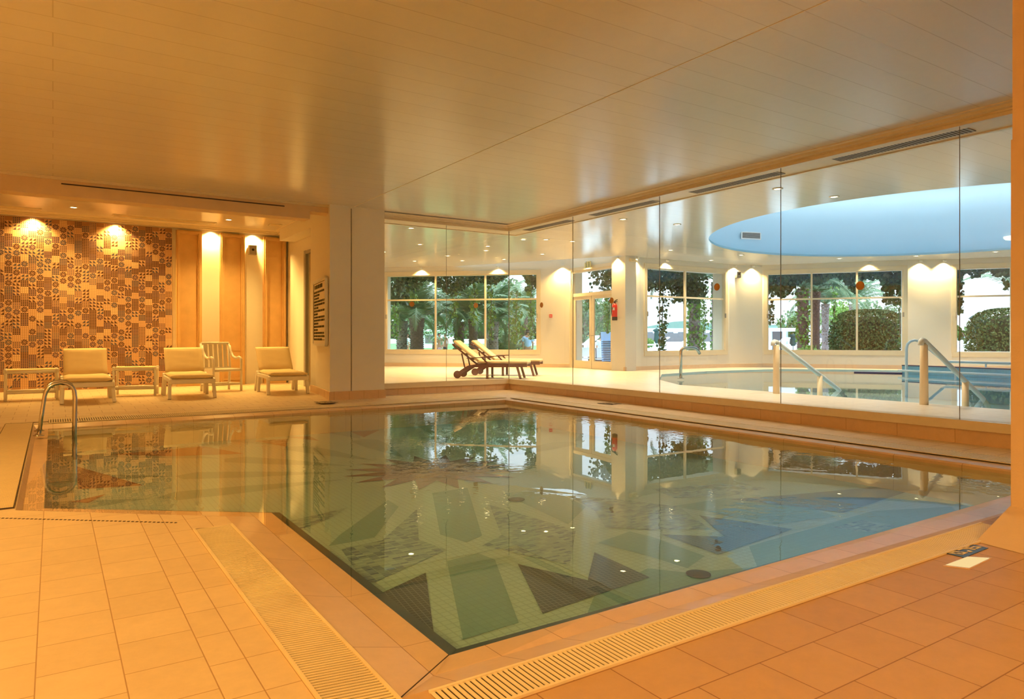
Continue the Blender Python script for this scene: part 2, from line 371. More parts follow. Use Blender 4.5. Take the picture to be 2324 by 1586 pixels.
for (px, py) in ((1585, 1305), (1172, 1135)):
    x, y = gp(px, py, PZ); d = MB(); d.lathe([(.075, 0), (.075, .004), (.06, .008), (.02, .008)], (0, 0, 0), 20)
    o = d.build('drain_cover', M['dark'], loc=(x, y, PZ + .006))
    tag(o, 'round dark drain cover on the pool floor near the front edge' if px > 1500 else 'round rusty drain cover in the middle of the pool floor', 'drain')
wp = MB(); wi = [(1.20, 2.25), (6.68, 2.25), (6.68, 10.45), (-.05, 10.5), (-.05, 5.68), (1.20, 4.72)]; wo = [(1.08, 2.14), (6.68, 2.16), (6.68, 10.45), (-.15, 10.5), (-.17, 5.62), (1.08, 4.66)]
wp.add([p3(p, .006) for p in wi], [tuple(range(6))], 0)          # the deep water; the thin film on the coping follows
for i in (0, 3, 4, 5): wp.quad(p3(wo[i], .006), p3(wo[(i + 1) % 6], .006), p3(wi[(i + 1) % 6], .006), p3(wi[i], .006), 1)
tag(wp.build('pool_water', [M['water'], M['film']]), 'still clear water filling the large indoor pool in the foreground', 'water')

# ---- curb, glass and cornice along the two glazed sides
GX, GY = 7.88, 12.17
gpath = [(GX, -5), (GX, GY), (5.0, GY)]
cb = MB(); cb.profile(gpath, [(-.14, .19), (-.14, .30), (.035, .30), (.035, .205), (.015, .2)], 0)
cb.profile(gpath, [(.015, .2), (.012, .05)], 1)
struct(cb.build('trim_curb', [M['wood_trim'], M['coping']]))
cn = MB(); cn.profile(gpath, [(-.12, 3.55), (-.12, 3.34), (.03, 3.34), (.03, 3.375), (.05, 3.38), (.05, 3.395), (.10, 3.40), (.115, 3.425), (.16, 3.43), (.165, 3.445)], 0)
struct(cn.build('trim_cornice', M['wood_trim']))
SEAM_Y = [ax(px, GX).y for px in (1300, 1497, 1772, 2178)]
SEAM_X = [ay(px, GY).x for px in (1013,)]
def pane(name, a, b):
    m = MB(); d = Vector((b[0] - a[0], b[1] - a[1])).normalized() * .0015
    a = (a[0] + d.x, a[1] + d.y); b = (b[0] - d.x, b[1] - d.y)
    m.bar((a[0], a[1], 1.82), (b[0], b[1], 1.82), .012, 3.04)
    o = m.build(name, M['glass']); struct(o); return o
ys = [GY] + SEAM_Y + [-5]
for i in range(5): pane('window_%d' % (10 + i), (GX, ys[i]), (GX, ys[i + 1]))
xs = [5.0] + SEAM_X + [GX]
for i in range(2): pane('window_%d' % (20 + i), (xs[i], GY), (xs[i + 1], GY))
sl = MB()
for y in SEAM_Y: sl.box((GX, y, 1.82), (.0125, .003, 3.04))
for x in SEAM_X: sl.box((x, GY, 1.82), (.003, .0125, 3.04))
sl.box((GX, GY, 1.82), (.0125, .0125, 3.04))
struct(sl.build('trim_glass_seals', M['seam']))
lab = {935: 'orange warning dot on the glass left of the two teak loungers', 1080: 'orange warning dot on the glass above the backs of the teak loungers',
       1229: 'orange warning dot on the glass just right of the widest garden window', 1388: 'orange warning dot on the glass beside the fire extinguisher',
       1627: 'orange warning dot on the glass at the right end of the two-light window', 1952: 'large orange warning dot on the glass above the clipped hedge'}
for px, py in ((935, 690), (1080, 693), (1229, 692), (1388, 682), (1627, 651), (1952, 648)):
    d = MB()
    if px < 1153: p = ay(px, GY - .009, py); d.tube([(p.x, p.y, p.z), (p.x, p.y + .002, p.z)], .052, 24)
    else: p = ax(px, GX - .009, py); d.tube([(p.x, p.y, p.z), (p.x + .002, p.y, p.z)], .052, 24)
    tag(d.build('warning_dot', M['sticker']), lab[px], 'sticker', 'round warning dots on the glass partition')

# ---- pier, column, niche
pr = MB()
pr.prism([(3.98, 11.80), (4.98, 11.80), (5.06, 12.35), (5.06, 13.8), (4.9, 13.8), (4.25, 13.75), (4.24, 13.4)], .05, 3.60)
struct(pr.build('wall_pier', M['wall']))
sm = MB(); x = ay(797, 11.80).x; sm.box((x, 11.798, 1.8), (.008, .006, 3.2)); sm.box((x + .02, 11.797, 1.85), (.012, .004, 3.05), mi=1)
struct(sm.build('trim_pier_joint', [M['dark'], M['wall']]))
bb = MB(); bb.profile([(5.0, 11.8), (3.98, 11.80), (4.24, 13.4), (4.25, 13.75)], [(.0, .22), (.012, .215), (.014, .06)])
struct(bb.build('baseboard_pier', M['coping']))
nw = MB()
nw.b2((-4, 16.9, .05), (4.98, 17.1, 3.8))                  # back
struct(nw.build('wall_niche_back', M['wall']))
nr = MB(); nr.b2((4.65, 15.35, .05), (4.8, 16.9, 3.8)); nr.b2((4.65, 13.7, 3.0), (4.8, 15.35, 3.8)); nr.b2((4.30, 13.75, 3.34), (4.66, 16.2, 3.62))
struct(nr.build('wall_niche_right', M['wall']))
dr = MB(); dr.b2((4.60, 13.8, .085), (4.66, 13.92, 3.05)); dr.b2((4.60, 15.26, .085), (4.66, 15.38, 3.05)); dr.b2((4.605, 13.92, 2.97), (4.655, 15.26, 3.045))
d2 = MB(); d2.b2((4.64, 13.92, .1), (4.65, 15.26, 2.97))
od = struct(dr.build('door_2', M['grille'])); d2.build('door_glass', M['pane'], od)
nc = MB(); nc.b2((-4, 12.2, 3.62), (4.98, 17.1, 3.7)); struct(nc.build('ceiling_niche', M['ceil']))
bm_ = MB(); bm_.b2((-4, 11.95, 3.18), (3.68, 12.25, 3.7)); bm_.b2((3.68, 11.95, 3.31), (4.06, 12.25, 3.7))
struct(bm_.build('trim_beam', M['wall_warm']))
ml = MB(); ml.b2((-4, 11.92, 3.405), (4.0, 11.95, 3.44)); ml.b2((-4, 11.90, 3.425), (4.0, 11.93, 3.44))
struct(ml.build('trim_beam_moulding', M['trim']))
cr = MB(); cr.profile([(4.65, 12.25), (4.65, 16.9), (-4, 16.9)], [(.20, 3.53), (.27, 3.53), (.27, 3.56), (.30, 3.57), (.30, 3.59), (.36, 3.62)])
cr.profile([(4.65, 12.25), (4.65, 16.9), (-4, 16.9)], [(.20, 3.53), (.20, 3.62)])
struct(cr.build('trim_niche_cornice', M['trim']))
lw = MB(); lw.b2((-4.15, -5, 0), (-4, 17.1, 3.8)); struct(lw.build('wall_left', M['wall_warm']))
rw = MB(); rw.b2((-4.15, -5.15, 0), (8.0, -5, 3.8)); struct(rw.build('wall_rear', M['wall_warm']))
ce = MB(); ce.b2((-4.1, -5.1, 3.44), (7.9, 11.96, 3.52)); ce.b2((4.0, 11.9, 3.44), (7.9, 12.3, 3.52)); struct(ce.build('ceiling', M['ceil']))
gx = gp(870, 440, 3.44)[0]
gr = MB(); gr.b2((gx - .006, -5, 3.437), (gx + .006, 11.9, 3.4395)); struct(gr.build('trim_ceiling_joint', M['wood_trim']))
# ---- the pillar at the right edge
pl = MB(); pl.b2((4.68, 1.25, .05), (5.3, 1.83, 3.44)); pl.b2((4.665, 1.75, .05), (4.68, 1.832, 2.30))
pl.add([(4.05, 1.05, .052), (5.4, 1.05, .052), (5.4, 1.86, .052), (4.16, 1.80, .052), (4.67, 1.22, .17), (5.3, 1.22, .17), (5.3, 1.835, .17), (4.66, 1.835, .17)],
       [(0, 1, 5, 4), (1, 2, 6, 5), (2, 3, 7, 6), (3, 0, 4, 7), (4, 5, 6, 7)])
struct(pl.build('wall_pillar', M['wall_warm']))

# ---- mosaic wall
mz = MB(); X1 = 2.175; PT = .129; r2 = random.Random(3)
mz.b2((-4, 16.885, .085), (X1, 16.9, 3.53), mi=0)
nx, nz = 34, 28
Y0 = 16.8845
def sq(x, z, s_, mi): mz.quad((x, Y0, z), (x + s_, Y0, z), (x + s_, Y0, z + s_), (x, Y0, z + s_), mi)
def tri(a, b, c, mi): mz.add([(a[0], Y0 - .0005, a[1]), (b[0], Y0 - .0005, b[1]), (c[0], Y0 - .0005, c[1])], [(0, 1, 2)], mi)
q = PT / 4
for i in range(nx):
    for k in range(nz):
        x0, z0 = X1 - (i + 1) * PT, .09 + k * PT - (.05 if i % 2 else 0)
        if z0 < .05 or z0 + PT > 3.54: continue
        kind = r2.choice('pgddttttwwwwddgps')
        base = {'p': 1, 's': 5, 'o': 6}.get(kind, 1); dk = r2.choice((2, 2, 3, 4))
        for a in range(4):
            for b in range(4): sq(x0 + a * q + .0025, z0 + b * q + .0025, q - .005, base)
        if kind in 'gd':
            for a in range(4):
                for b in range(4):
                    s_ = q * (.74 if kind == 'd' else .58); xx, zz = x0 + a * q + (q - s_) / 2, z0 + b * q + (q - s_) / 2
                    tri((xx, zz), (xx + s_, zz), (xx + s_, zz + s_), dk); tri((xx, zz), (xx + s_, zz + s_), (xx, zz + s_), dk)
        elif kind in 't':
            fx = r2.random() < .5
            for a in range(2):
                for b in range(2):
                    xx, zz, s_ = x0 + a * 2 * q + .005, z0 + b * 2 * q + .005, 2 * q - .010
                    if fx: tri((xx, zz), (xx + s_, zz), (xx, zz + s_), dk)
                    else: tri((xx, zz), (xx + s_, zz), (xx + s_, zz + s_), dk)
        elif kind == 'w':
            cx_, cz_ = x0 + 2 * q, z0 + 2 * q
            for t in range(8):
                a0 = t * math.pi / 4; a1 = a0 + math.pi / 5.2; rr = 2.0 * q
                tri((cx_ + .18 * q * math.cos(a0), cz_ + .18 * q * math.sin(a0)), (cx_ + rr * math.cos(a0), cz_ + rr * math.sin(a0)), (cx_ + rr * .8 * math.cos(a1), cz_ + rr * .8 * math.sin(a1)), dk)
MO = [mat('mosaic_grout', (170, 128, 96), .7), mat('mosaic_beige', (226, 188, 146), .35), mat('mosaic_brown', (80, 50, 46), .35),
      mat('mosaic_violet', (88, 66, 84), .35), mat('mosaic_slate', (76, 78, 98), .35), mat('mosaic_sand', (236, 206, 162), .35), mat('mosaic_salmon', (218, 156, 116), .35)]
struct(mz.build('trim_mosaic_wall', MO))
# ---- three stone panels
for i, (a, b, top) in enumerate(((399, 456, 3.50), (498, 553, 3.50), (596, 646, 3.49))):
    x0, x1 = ay(a, 16.9).x, ay(b, 16.9).x; m = MB()
    m.b2((x0, 16.84, .085), (x1, 16.9, top)); t = .085
    for bx in (((x0, .12), (x0 + t, top)), ((x1 - t, .12), (x1, top)), ((x0 + t, top - t), (x1 - t, top)), ((x0 + t, .17), (x1 - t, .24))):
        m.b2((bx[0][0], 16.77, bx[0][1]), (bx[1][0], 16.842, bx[1][1]))
        hz_ = bx[1][0] - bx[0][0] > .1; i_ = -.024 if hz_ else .025
        m.b2((bx[0][0] + i_, 16.7355 if hz_ else 16.735, bx[0][1] + (.022 if hz_ else .05)), (bx[1][0] - i_, 16.77, bx[1][1] - .025))
    m.b2((x0, 16.75, .085), (x1, 16.84, .17)); m.b2((x0 + t, 16.828, .85), (x1 - t, 16.842, .875))
    struct(m.build('trim_%d' % (i + 1), M['stone']))

# ================================================================== THE ROOM BEYOND THE GLASS
ZF, ZC = .19, 3.50
NODE = {861: 23.6, 1295: 22.5, 1395: 20.5, 1419: 20.1, 1455: 20.6, 1655: 22.6, 1730: 22.9, 2060: 21.3, 2160: 21.1, 2420: 20.0}
def nd(px): p = ad(px, HY, NODE[px]); return (p.x, p.y)
def hit(px, A, B):                                        # parameter and point where a sight line crosses the plan line A-B
    d = ad(px, HY, 1.0); ex, ey = B[0] - A[0], B[1] - A[1]
    den = d.x * ey - d.y * ex; s = (A[0] * ey - A[1] * ex) / den
    P = (d.x * s, d.y * s); return ((P[0] - A[0]) * ex + (P[1] - A[1]) * ey) / (ex * ex + ey * ey), P
TK = .5
def wall_seg(m, A, B, holes=(), z0=0.0, z1=3.72, thick=TK):
    d = Vector((B[0] - A[0], B[1] - A[1])); L = d.length; d.normalize(); n = Vector((-d.y, d.x))
    def piece(t0, t1, za, zb):
        if t1 - t0 < 1e-4 or zb - za < 1e-4: return
        a = Vector(A) + d * (t0 * L); b = Vector(A) + d * (t1 * L)
        q = [a, b, b + n * thick, a + n * thick]
        m.prism([(v.x, v.y) for v in q], za, zb)
    cur = 0.0
    for t0, t1, za, zb in holes:
        piece(cur, t0, z0, z1); piece(t0, t1, z0, za); piece(t0, t1, zb, z1); cur = t1
    piece(cur, 1.0, z0, z1)
A0 = nd(861); A1 = nd(1295); dl = Vector((A0[0] - A1[0], A0[1] - A1[1])).normalized() * 5.2
AL = (A0[0] + dl.x, A0[1] + dl.y)
WALLS = []
wb = MB()
def win(no, name_wall, px0, px1, A, B, ztop, zsill, trans, mull, m):
    t0, P0 = hit(px0, A, B); t1, P1 = hit(px1, A, B)
    return (t0, t1, zsill, ztop)
def add_window(no, A, B, px0, px1, ztop, zsill, trans, mulls):
    _, P0 = hit(px0, A, B); _, P1 = hit(px1, A, B)
    d = Vector((P1[0] - P0[0], P1[1] - P0[1], 0)); L = d.length; d.normalize(); n = Vector((-d.y, d.x, 0))
    root = struct(empty('window_%d' % no, (P0[0], P0[1], zsill)))
    fr = MB(); fw, fd = .055, .09
    a, b = Vector((0, 0, 0)), d * L; H_ = ztop - zsill; off = n * .05
    for (s, e, w_) in (((0, 0), (0, H_), fw), ((L, 0), (L, H_), fw)):
        fr.bar(d * s[0] + off + Vector((0, 0, s[1] + .03)), d * e[0] + off + Vector((0, 0, e[1] - .03)), fd - .004, fw, up=d)
    for z in (0, H_): fr.bar(a + off + Vector((0, 0, z)), b + off + Vector((0, 0, z)), fd, fw)
    cas = n * -.015
    for z in (-.06, H_ + .06): fr.bar(a + cas - d * .11 + Vector((0, 0, z)), b + cas + d * .11 + Vector((0, 0, z)), .03, .12)
    for s in (-.06, L + .06): fr.bar(d * s + cas, d * s + cas + Vector((0, 0, H_)), .028, .118, up=d)
    fr.build('window_frame', M['trim'], root)
    bars = MB(); ts = sorted(hit(x, A, B)[1] for x in mulls)
    cuts = [0.0]
    for x in mulls:
        P = hit(x, A, B)[1]; s = (Vector((P[0] - P0[0], P[1] - P0[1], 0))).length; cuts.append(s)
        bars.bar(d * s + off, d * s + off + Vector((0, 0, H_)), .07, .055, up=d)
    cuts.append(L)
    bars.bar(off + Vector((0, 0, trans - zsill)), d * L + off + Vector((0, 0, trans - zsill)), .06, .05)
    bars.build('glazing_bar', M['trim'], root)
    for i in range(len(cuts) - 1):
        for za, zb in ((0, trans - zsill), (trans - zsill, H_)):
            g = MB(); p = d * (cuts[i] + .02) + off + Vector((0, 0, (za + zb) / 2)); q_ = d * (cuts[i + 1] - .02) + off + Vector((0, 0, (za + zb) / 2))
            g.bar(p, q_, .006, zb - za - .03); g.build('pane', M['pane'], root)
    hd = MB(); hd.box(d * .0 + n * -.03 + Vector((0, 0, H_ * .45)), (.03, .04, .14)); hd.box(d * L + n * -.03 + Vector((0, 0, H_ * .45)), (.03, .04, .14))
    hd.build('latch', M['grille'], root)
B1 = nd(1295); wl = MB()
h1 = [hit(875, AL, B1)[0], hit(1221, AL, B1)[0]]
wall_seg(wl, AL, B1, [(h1[0], h1[1], .73, 3.22)]); struct(wl.build('wall_garden', M['wall']))
add_window(1, AL, B1, 877, 1219, 3.22, .73, 2.40, (988, 1101))
D0, D1 = nd(1295), nd(1419); wd = MB()
hd0, hd1 = hit(1298, D0, D1)[0], hit(1392, D0, D1)[0]
wall_seg(wd, D0, D1, [(hd0, hd1, .19, 3.26)], thick=.4); struct(wd.build('wall_door_side', M['wall']))
BAY = [nd(p) for p in (1419, 1455, 1655, 1730, 2060, 2160, 2420)] + [(25.2, 5.0), (24.4, 0.0), (20, -5), (7.9, -5.2)]
wy = MB()
HO = {1: (1468, 1645), 3: (1742, 2050), 5: (2168, 2400)}
for i in range(len(BAY) - 1):
    A, B = BAY[i], BAY[i + 1]; ho = []
    if i in HO: ho = [(hit(HO[i][0], A, B)[0], hit(HO[i][1], A, B)[0], .73, 3.22)]
    wall_seg(wy, A, B, ho, z1=3.51)
struct(wy.build('wall_bay', M['wall']))
add_window(2, BAY[1], BAY[2], 1468, 1645, 3.22, .73, 2.38, (1557,))
add_window(3, BAY[3], BAY[4], 1742, 2050, 3.22, .73, 2.38, (1842, 1945))
add_window(4, BAY[5], BAY[6], 2170, 2398, 3.22, .70, 2.38, (2296,))
le = MB(); le.b2((4.9, 13.8, .1), (5.06, 26.5, 3.7)); struct(le.build('wall_left_far', M['wall']))
# ---- floor, pool of the far room
POOL2 = [(10.66, 1.0), (10.66, 10.1), (11.6, 11.6), (13.4, 13.3), (15.6, 13.75), (18.6, 13.55), (20.2, 12.0), (21.4, 10.0), (22.3, 7.5), (22.6, 4.0), (21.5, 1.0)]
ff = MB(); out = [(7.86, 1.0), (7.86, 10.1), (7.86, 12.15), (13.0, 17.0), (15.6, 15.4), (18.6, 15.3), (21.2, 12.6), (23.0, 10.6), (24.8, 8.0), (25.3, 5.0), (24.8, 1.0)]
n = len(POOL2)
for i in range(n - 1): ff.quad(p3(out[i], ZF), p3(POOL2[i], ZF), p3(POOL2[i + 1], ZF), p3(out[i + 1], ZF), 0)
ff.quad((7.86, -5, ZF), (25.3, -5, ZF), (24.8, 1.0, ZF), (7.86, 1.0, ZF), 0)
ff.add([(4.9, 12.15, ZF), (7.86, 12.15, ZF), (13.0, 17.0, ZF), (14.0, 17.6, ZF), (9.3, 22.6, ZF), (5.0, 26.6, ZF)], [(0, 1, 2, 3, 4, 5)], 0)
ff.add([(13.0, 17.0, ZF), (15.6, 15.4, ZF), (14.0, 17.6, ZF)], [(0, 1, 2)], 0)
for i in range(n - 1): ff.quad(p3(POOL2[i], ZF), p3(POOL2[i], -.5), p3(POOL2[i + 1], -.5), p3(POOL2[i + 1], ZF), 1)
ff.quad((10.66, 1, ZF), (10.66, 1, -.5), (21.5, 1, -.5), (21.5, 1, ZF), 1)
ff.add([p3(p, -.5) for p in POOL2], [tuple(range(n))], 1)
struct(ff.build('floor_far_room', [M['tile_other'], mat('pale_pool_tile', (206, 222, 222), .4)]))
w2 = MB(); w2.add([p3(p, ZF - .035) for p in POOL2], [tuple(range(n))])
tag(w2.build('pool_water', M['water2']), 'calm pale water of the round pool behind the glass', 'water')
bs2 = MB(); bs2.profile([BAY[i] for i in range(8)][::-1], [(-.0, ZF + .12), (.012, ZF + .115), (.014, ZF)]); 
bs2.profile([nd(1395), D1][::-1], [(0, ZF + .12), (.012, ZF + .115), (.014, ZF)])
bs2.profile([AL, B1][::-1], [(0, ZF + .12), (.012, ZF + .115), (.014, ZF)])
struct(bs2.build('baseboard_far', mat('skirting_tile', (226, 200, 172), .5)))
# ---- ceiling with the round blue recess
CC, CR = (16.4, 7.6), 5.08
outer = [(7.9, -5.2), (7.9, 12.1), (4.9, 12.1), (4.9, 26.0), AL, B1, D1] + BAY[1:]
def ray_out(t):
    dx, dy = math.cos(t), math.sin(t); best = None
    for i in range(len(outer)):
        (ax_, ay_), (bx_, by_) = outer[i], outer[(i + 1) % len(outer)]; ex, ey = bx_ - ax_, by_ - ay_
        den = dx * ey - dy * ex
        if abs(den) < 1e-9: continue
        s = ((ax_ - CC[0]) * ey - (ay_ - CC[1]) * ex) / den; u = ((ax_ - CC[0]) * dy - (ay_ - CC[1]) * dx) / den
        if s > 0 and -1e-6 <= u <= 1 + 1e-6 and (best is None or s < best): best = s
    return (CC[0] + dx * best, CC[1] + dy * best)
angs = sorted(set([round(2 * math.pi * k / 96, 5) for k in range(96)] + [round(math.atan2(p[1] - CC[1], p[0] - CC[0]) % (2 * math.pi), 5) for p in outer]))
c2 = MB(); N = len(angs); vi = [(CC[0] + CR * math.cos(t), CC[1] + CR * math.sin(t), ZC) for t in angs]; vo = [ray_out(t - 1e-5) + (ZC,) for t in angs]
c2.add(vi + vo, [(k, (k + 1) % N, N + (k + 1) % N, N + k) for k in range(N)], 0)
struct(c2.build('ceiling_far', M['ceil2']))
dm = MB(); prof = [(CR, ZC), (CR + .01, ZC + .06), (CR + .04, ZC + .06), (CR + .05, ZC + .012), (CR + 2.1, ZC + .012), (CR + 2.1, ZC + .9), (CR + 1.7, ZC + 1.3), (CR + .9, ZC + 1.6), (CR * .7, ZC + 1.85), (CR * .35, ZC + 1.95), (.01, ZC + 1.98)]
dm.lathe(prof, (CC[0], CC[1], 0), 96, 0)
dm.f.pop(-1); dm.m.pop(); dm.sm.pop(); dm.f.pop(-1); dm.m.pop(); dm.sm.pop()
struct(dm.build('ceiling_dome', M['bluepaint']))
rf = MB(); rf.add([(x, y, 6.3) for x, y in ((-4.5, -5.5), (26.5, -5.5), (26.5, 9), (23.5, 14), (19, 16.5), (15, 17), (14.8, 18.6), (8.5, 25), (4, 28), (-4.5, 28))], [tuple(range(10))])
struct(rf.build('ceiling_roof_slab', M['wall'], solid=.1))
# strip soffit with grilles beyond the glass
sf = MB(); sf.profile([(GX, -5), (GX, GY + .0), (5.0, GY)], [(-.10, 3.36), (-.48, 3.36), (-.48, 3.345), (-.52, 3.345), (-.54, 3.365), (-.57, 3.37), (-.58, 3.40), (-.62, 3.41), (-.62, 3.51)])
struct(sf.build('trim_soffit', M['trim']))
gl_ = ['long grey ceiling grille beyond the glass, nearest to the orange pillar', 'long grey ceiling grille beyond the glass, second from the orange pillar',
       'grey ceiling grille beyond the glass, third from the orange pillar', 'short grey ceiling grille beyond the glass, next to the corner of the partition']
for i, (pa, pb) in enumerate((((1895, 362), (2210, 296)), ((1570, 437), (1775, 393)), ((1345, 489), (1492, 457)), ((1182, 521), (1292, 500)))):
    y0, y1 = gp(pa[0], pa[1], 3.35)[1], gp(pb[0], pb[1], 3.35)[1]; m = MB()
    xg = GX + .12
    m.b2((xg, y1, 3.348), (xg + .24, y0, 3.358)); 
    k = y1 + .03
    while k < y0: m.b2((xg + .02, k, 3.345), (xg + .22, k + .012, 3.348), mi=1); k += .04
    tag(m.build('ceiling_grille', [M['grille'], M['dark']]), gl_[i], 'vent', 'linear grilles above the glass')

# ================================================================== LAMPS
def spot(name, loc, power, ang, col, size=.05, blend=.6, parent=None, rot=(0, 0, 0)):
    l = bpy.data.lights.new(name, 'SPOT'); l.energy = power; l.spot_size = R(ang); l.spot_blend = blend; l.color = col; l.shadow_soft_size = size
    o = bpy.data.objects.new(name, l); o.location = loc; o.rotation_euler = rot; link(o, parent); return o
WARM, AMBER = (1.0, .70, .32), (1.0, .59, .15)
ORD = ['first', 'second', 'third', 'fourth', 'fifth', 'sixth', 'seventh', 'eighth', 'ninth', 'tenth', 'eleventh', 'twelfth', 'thirteenth', 'fourteenth',
       'fifteenth', 'sixteenth', 'seventeenth', 'eighteenth', 'nineteenth', 'twentieth', 'twenty-first', 'twenty-second', 'twenty-third', 'twenty-fourth', 'twenty-fifth', 'twenty-sixth']
def downlight(x, y, z, label, group, power, ang=95, col=WARM, r=.055, size=.05):
    root = empty('ceiling_downlight', (x, y, z), 0, label, 'ceiling light', group)
    m = MB(); m.lathe([(r * 1.5, .0), (r * 1.5, -.008), (r * 1.1, -.012), (r * 1.02, -.004)], (0, 0, 0), 20); tr_ = m.build('trim_ring', M['white'], root)
    e = MB(); e.lathe([(r, -.004), (r * .8, -.007)], (0, 0, 0), 18); e.build('lens', M['lamp'], tr_)
    if power: spot('lamp', (0, 0, -.03), power, ang, col, size, .7, root)
    return root
for (px, py), lb in (((167, 470), 'lit ceiling downlight in front of the mosaic wall'), ((519, 498), 'lit ceiling downlight in front of the stone panels')):
    x, y = gp(px, py, 3.62); downlight(x, y, 3.62, lb, 'niche downlights', 220, 130, AMBER)
WL = [('wall washer lamp over the left end of the mosaic wall', 75), ('wall washer lamp over the middle of the mosaic wall', 262),
      ('wall washer lamp between the first and second stone panels', 479), ('wall washer lamp above the wall speaker by the stone panels', 573)]
def washer(x, y, z, nx_, ny_, label, group, power, col=AMBER, d=.09):
    root = empty('wall_washer', (x + nx_ * d, y + ny_ * d, z), 0, label, 'wall light', group)
    m = MB(); m.lathe([(.05, .05), (.05, 0), (.042, 0), (.040, .03)], (0, 0, 0), 16); m.build('lamp_can', M['white'], root)
    e = MB(); e.lathe([(.036, .02), (.03, .018)], (0, 0, 0), 14); e.build('lens', M['lamp'], root)
    spot('lamp', (0, 0, -.02), power, 130, col, .03, .9, root)
for lb, px in WL:
    p = ay(px, 16.9); washer(p.x, 16.9 if px > 400 else 16.885, 3.56, 0, -1, lb, 'niche wall washers', 270)
DLP = [(933, 517), (871, 571), (953, 554), (1016, 580), (1107, 558), (1103, 568), (941, 592), (1049, 591), (1144, 588), (1188, 543), (1239, 543), (1299, 547), (1231, 576),
       (1414, 497), (1537, 509), (1522, 567), (1765, 428), (1893, 446), (1682, 578), (1614, 590), (1905, 586), (2104, 562), (2260, 571), (2273, 548)]
DLP.sort()
for i, (px, py) in enumerate(DLP):
    x, y = gp(px, py, ZC); dx, dy = x - CC[0], y - CC[1]; rr = math.hypot(dx, dy)
    if rr < CR + .15: x, y = CC[0] + dx / rr * (CR + .2), CC[1] + dy / rr * (CR + .2)
    pw = 240 if px < 1320 else 230 if x < 11.2 else 120
    downlight(x, y, ZC, 'small lit ceiling downlight seen through the glass, %s from the left' % ORD[i], 'downlights beyond the glass', pw, 95 if pw != 230 else 130, (1, .64, .24) if px < 1320 else (1, .78, .50))
WP = [(957, AL, B1), (1131, AL, B1), (1277, AL, B1), (1336, D0, D1), (1406, D0, D1), (1440, BAY[0], BAY[1]), (1510, BAY[1], BAY[2]), (1665, BAY[2], BAY[3]), (1706, BAY[2], BAY[3]),
      (1972, BAY[3], BAY[4]), (2087, BAY[4], BAY[5]), (2141, BAY[4], BAY[5])]
WN = ['above the left light of the widest garden window', 'above the right light of the widest garden window', 'between the widest garden window and the door', 'above the glazed double door',
      'above the fire extinguisher', 'above the beige emergency lamp on the wall corner', 'above the left light of the two-light window', 'above the small wall speaker beside the two-light window',
      'right of the small wall speaker, left of the three-light window', 'above the clipped hedge seen in the three-light window', 'just right of the three-light window', 'just left of the window at the orange pillar']
for (px, A, B), nm in zip(WP, WN):
    P = hit(px, A, B)[1]; d = Vector((B[0] - A[0], B[1] - A[1])).normalized(); nx_, ny_ = d.y, -d.x
    washer(P[0], P[1], ZC - .07, nx_, ny_, 'lit wall washer ' + nm, 'wall washers beyond the glass', 330 if px < 1420 else 210, (1, .62, .20) if px < 1420 else (1, .70, .30))
# lamps of the near room, on its ceiling behind and beside the viewer
NL = [(-2.6, 1.6), (-2.6, 5.2), (-.6, -2.2), (2.6, -2.2), (5.6, -2.4), (-2.4, 7.1)]
NP = [430, 360, 270, 270, 230, 290]
for i, ((x, y), pw) in enumerate(zip(NL, NP)):
    root = empty('ceiling_lamp', (x, y, 3.44), 0, 'round amber ceiling lamp behind the viewer over the tiled deck', 'ceiling light', 'amber ceiling lamps of the pool room')
    m = MB(); m.lathe([(.17, 0), (.17, -.03), (.14, -.07), (.05, -.09)], (0, 0, 0), 24); m.build('lamp_shade', M['lamp'], root)
    spot('lamp', (0, 0, -.13), pw, 165, AMBER, .16, .5, root)
# added uplights on the left and rear walls, unseen, that brighten the ceiling
for x, y, ex, ey, pw in ((-3.9, .5, 1, 0, 340), (-3.9, 3.7, 1, 0, 340), (-3.9, 7.0, 1, 0, 320), (-1.5, -4.9, 0, 1, 320), (2.0, -4.9, 0, 1, 400), (5.5, -4.9, 0, 1, 400)):
    root = empty('wall_uplight', (x, y, 2.1), 0, 'amber wall uplight behind the viewer washing the boarded ceiling', 'wall light', 'amber wall uplights of the pool room')
    m = MB(); m.lathe([(.03, -.1), (.12, -.02), (.15, .06), (.14, .06), (.10, -.01)], (ex * .15, ey * .15, 0), 18); m.build('lamp_bowl', M['white'], root)
    m = MB(); m.bar((0, 0, -.06), (ex * .12, ey * .12, -.06), .03, .03); m.build('wall_bracket', M['white'], root)
    spot('lamp', (ex * .15, ey * .15, .08), pw, 160, AMBER if ex else (1, .76, .47), .12, .6, root, (R(180 + 25 * ey), R(-25 * ex), 0))  # added light that brightens the ceiling
# added glowing strip, unseen in its trough, that brightens the round recess
cv = MB(); K = 96
cv.add([(CC[0] + rr * math.cos(2 * math.pi * k / K), CC[1] + rr * math.sin(2 * math.pi * k / K), ZC + .02) for rr in (CR + .14, CR + .30) for k in range(K)], [(k, (k + 1) % K, K + (k + 1) % K, K + k) for k in range(K)], 0)
mc = bpy.data.materials.new('cove_glow'); mc.use_nodes = True; t_ = mc.node_tree; t_.nodes.clear(); e_ = t_.nodes.new('ShaderNodeEmission'); o_ = t_.nodes.new('ShaderNodeOutputMaterial')
e_.inputs[0].default_value = (1, .97, .93, 1); e_.inputs[1].default_value = 26; t_.links.new(e_.outputs[0], o_.inputs[0])
tag(cv.build('cove_light', mc), 'ring of cove light hidden in the rim of the pale blue ceiling recess', 'cove light')

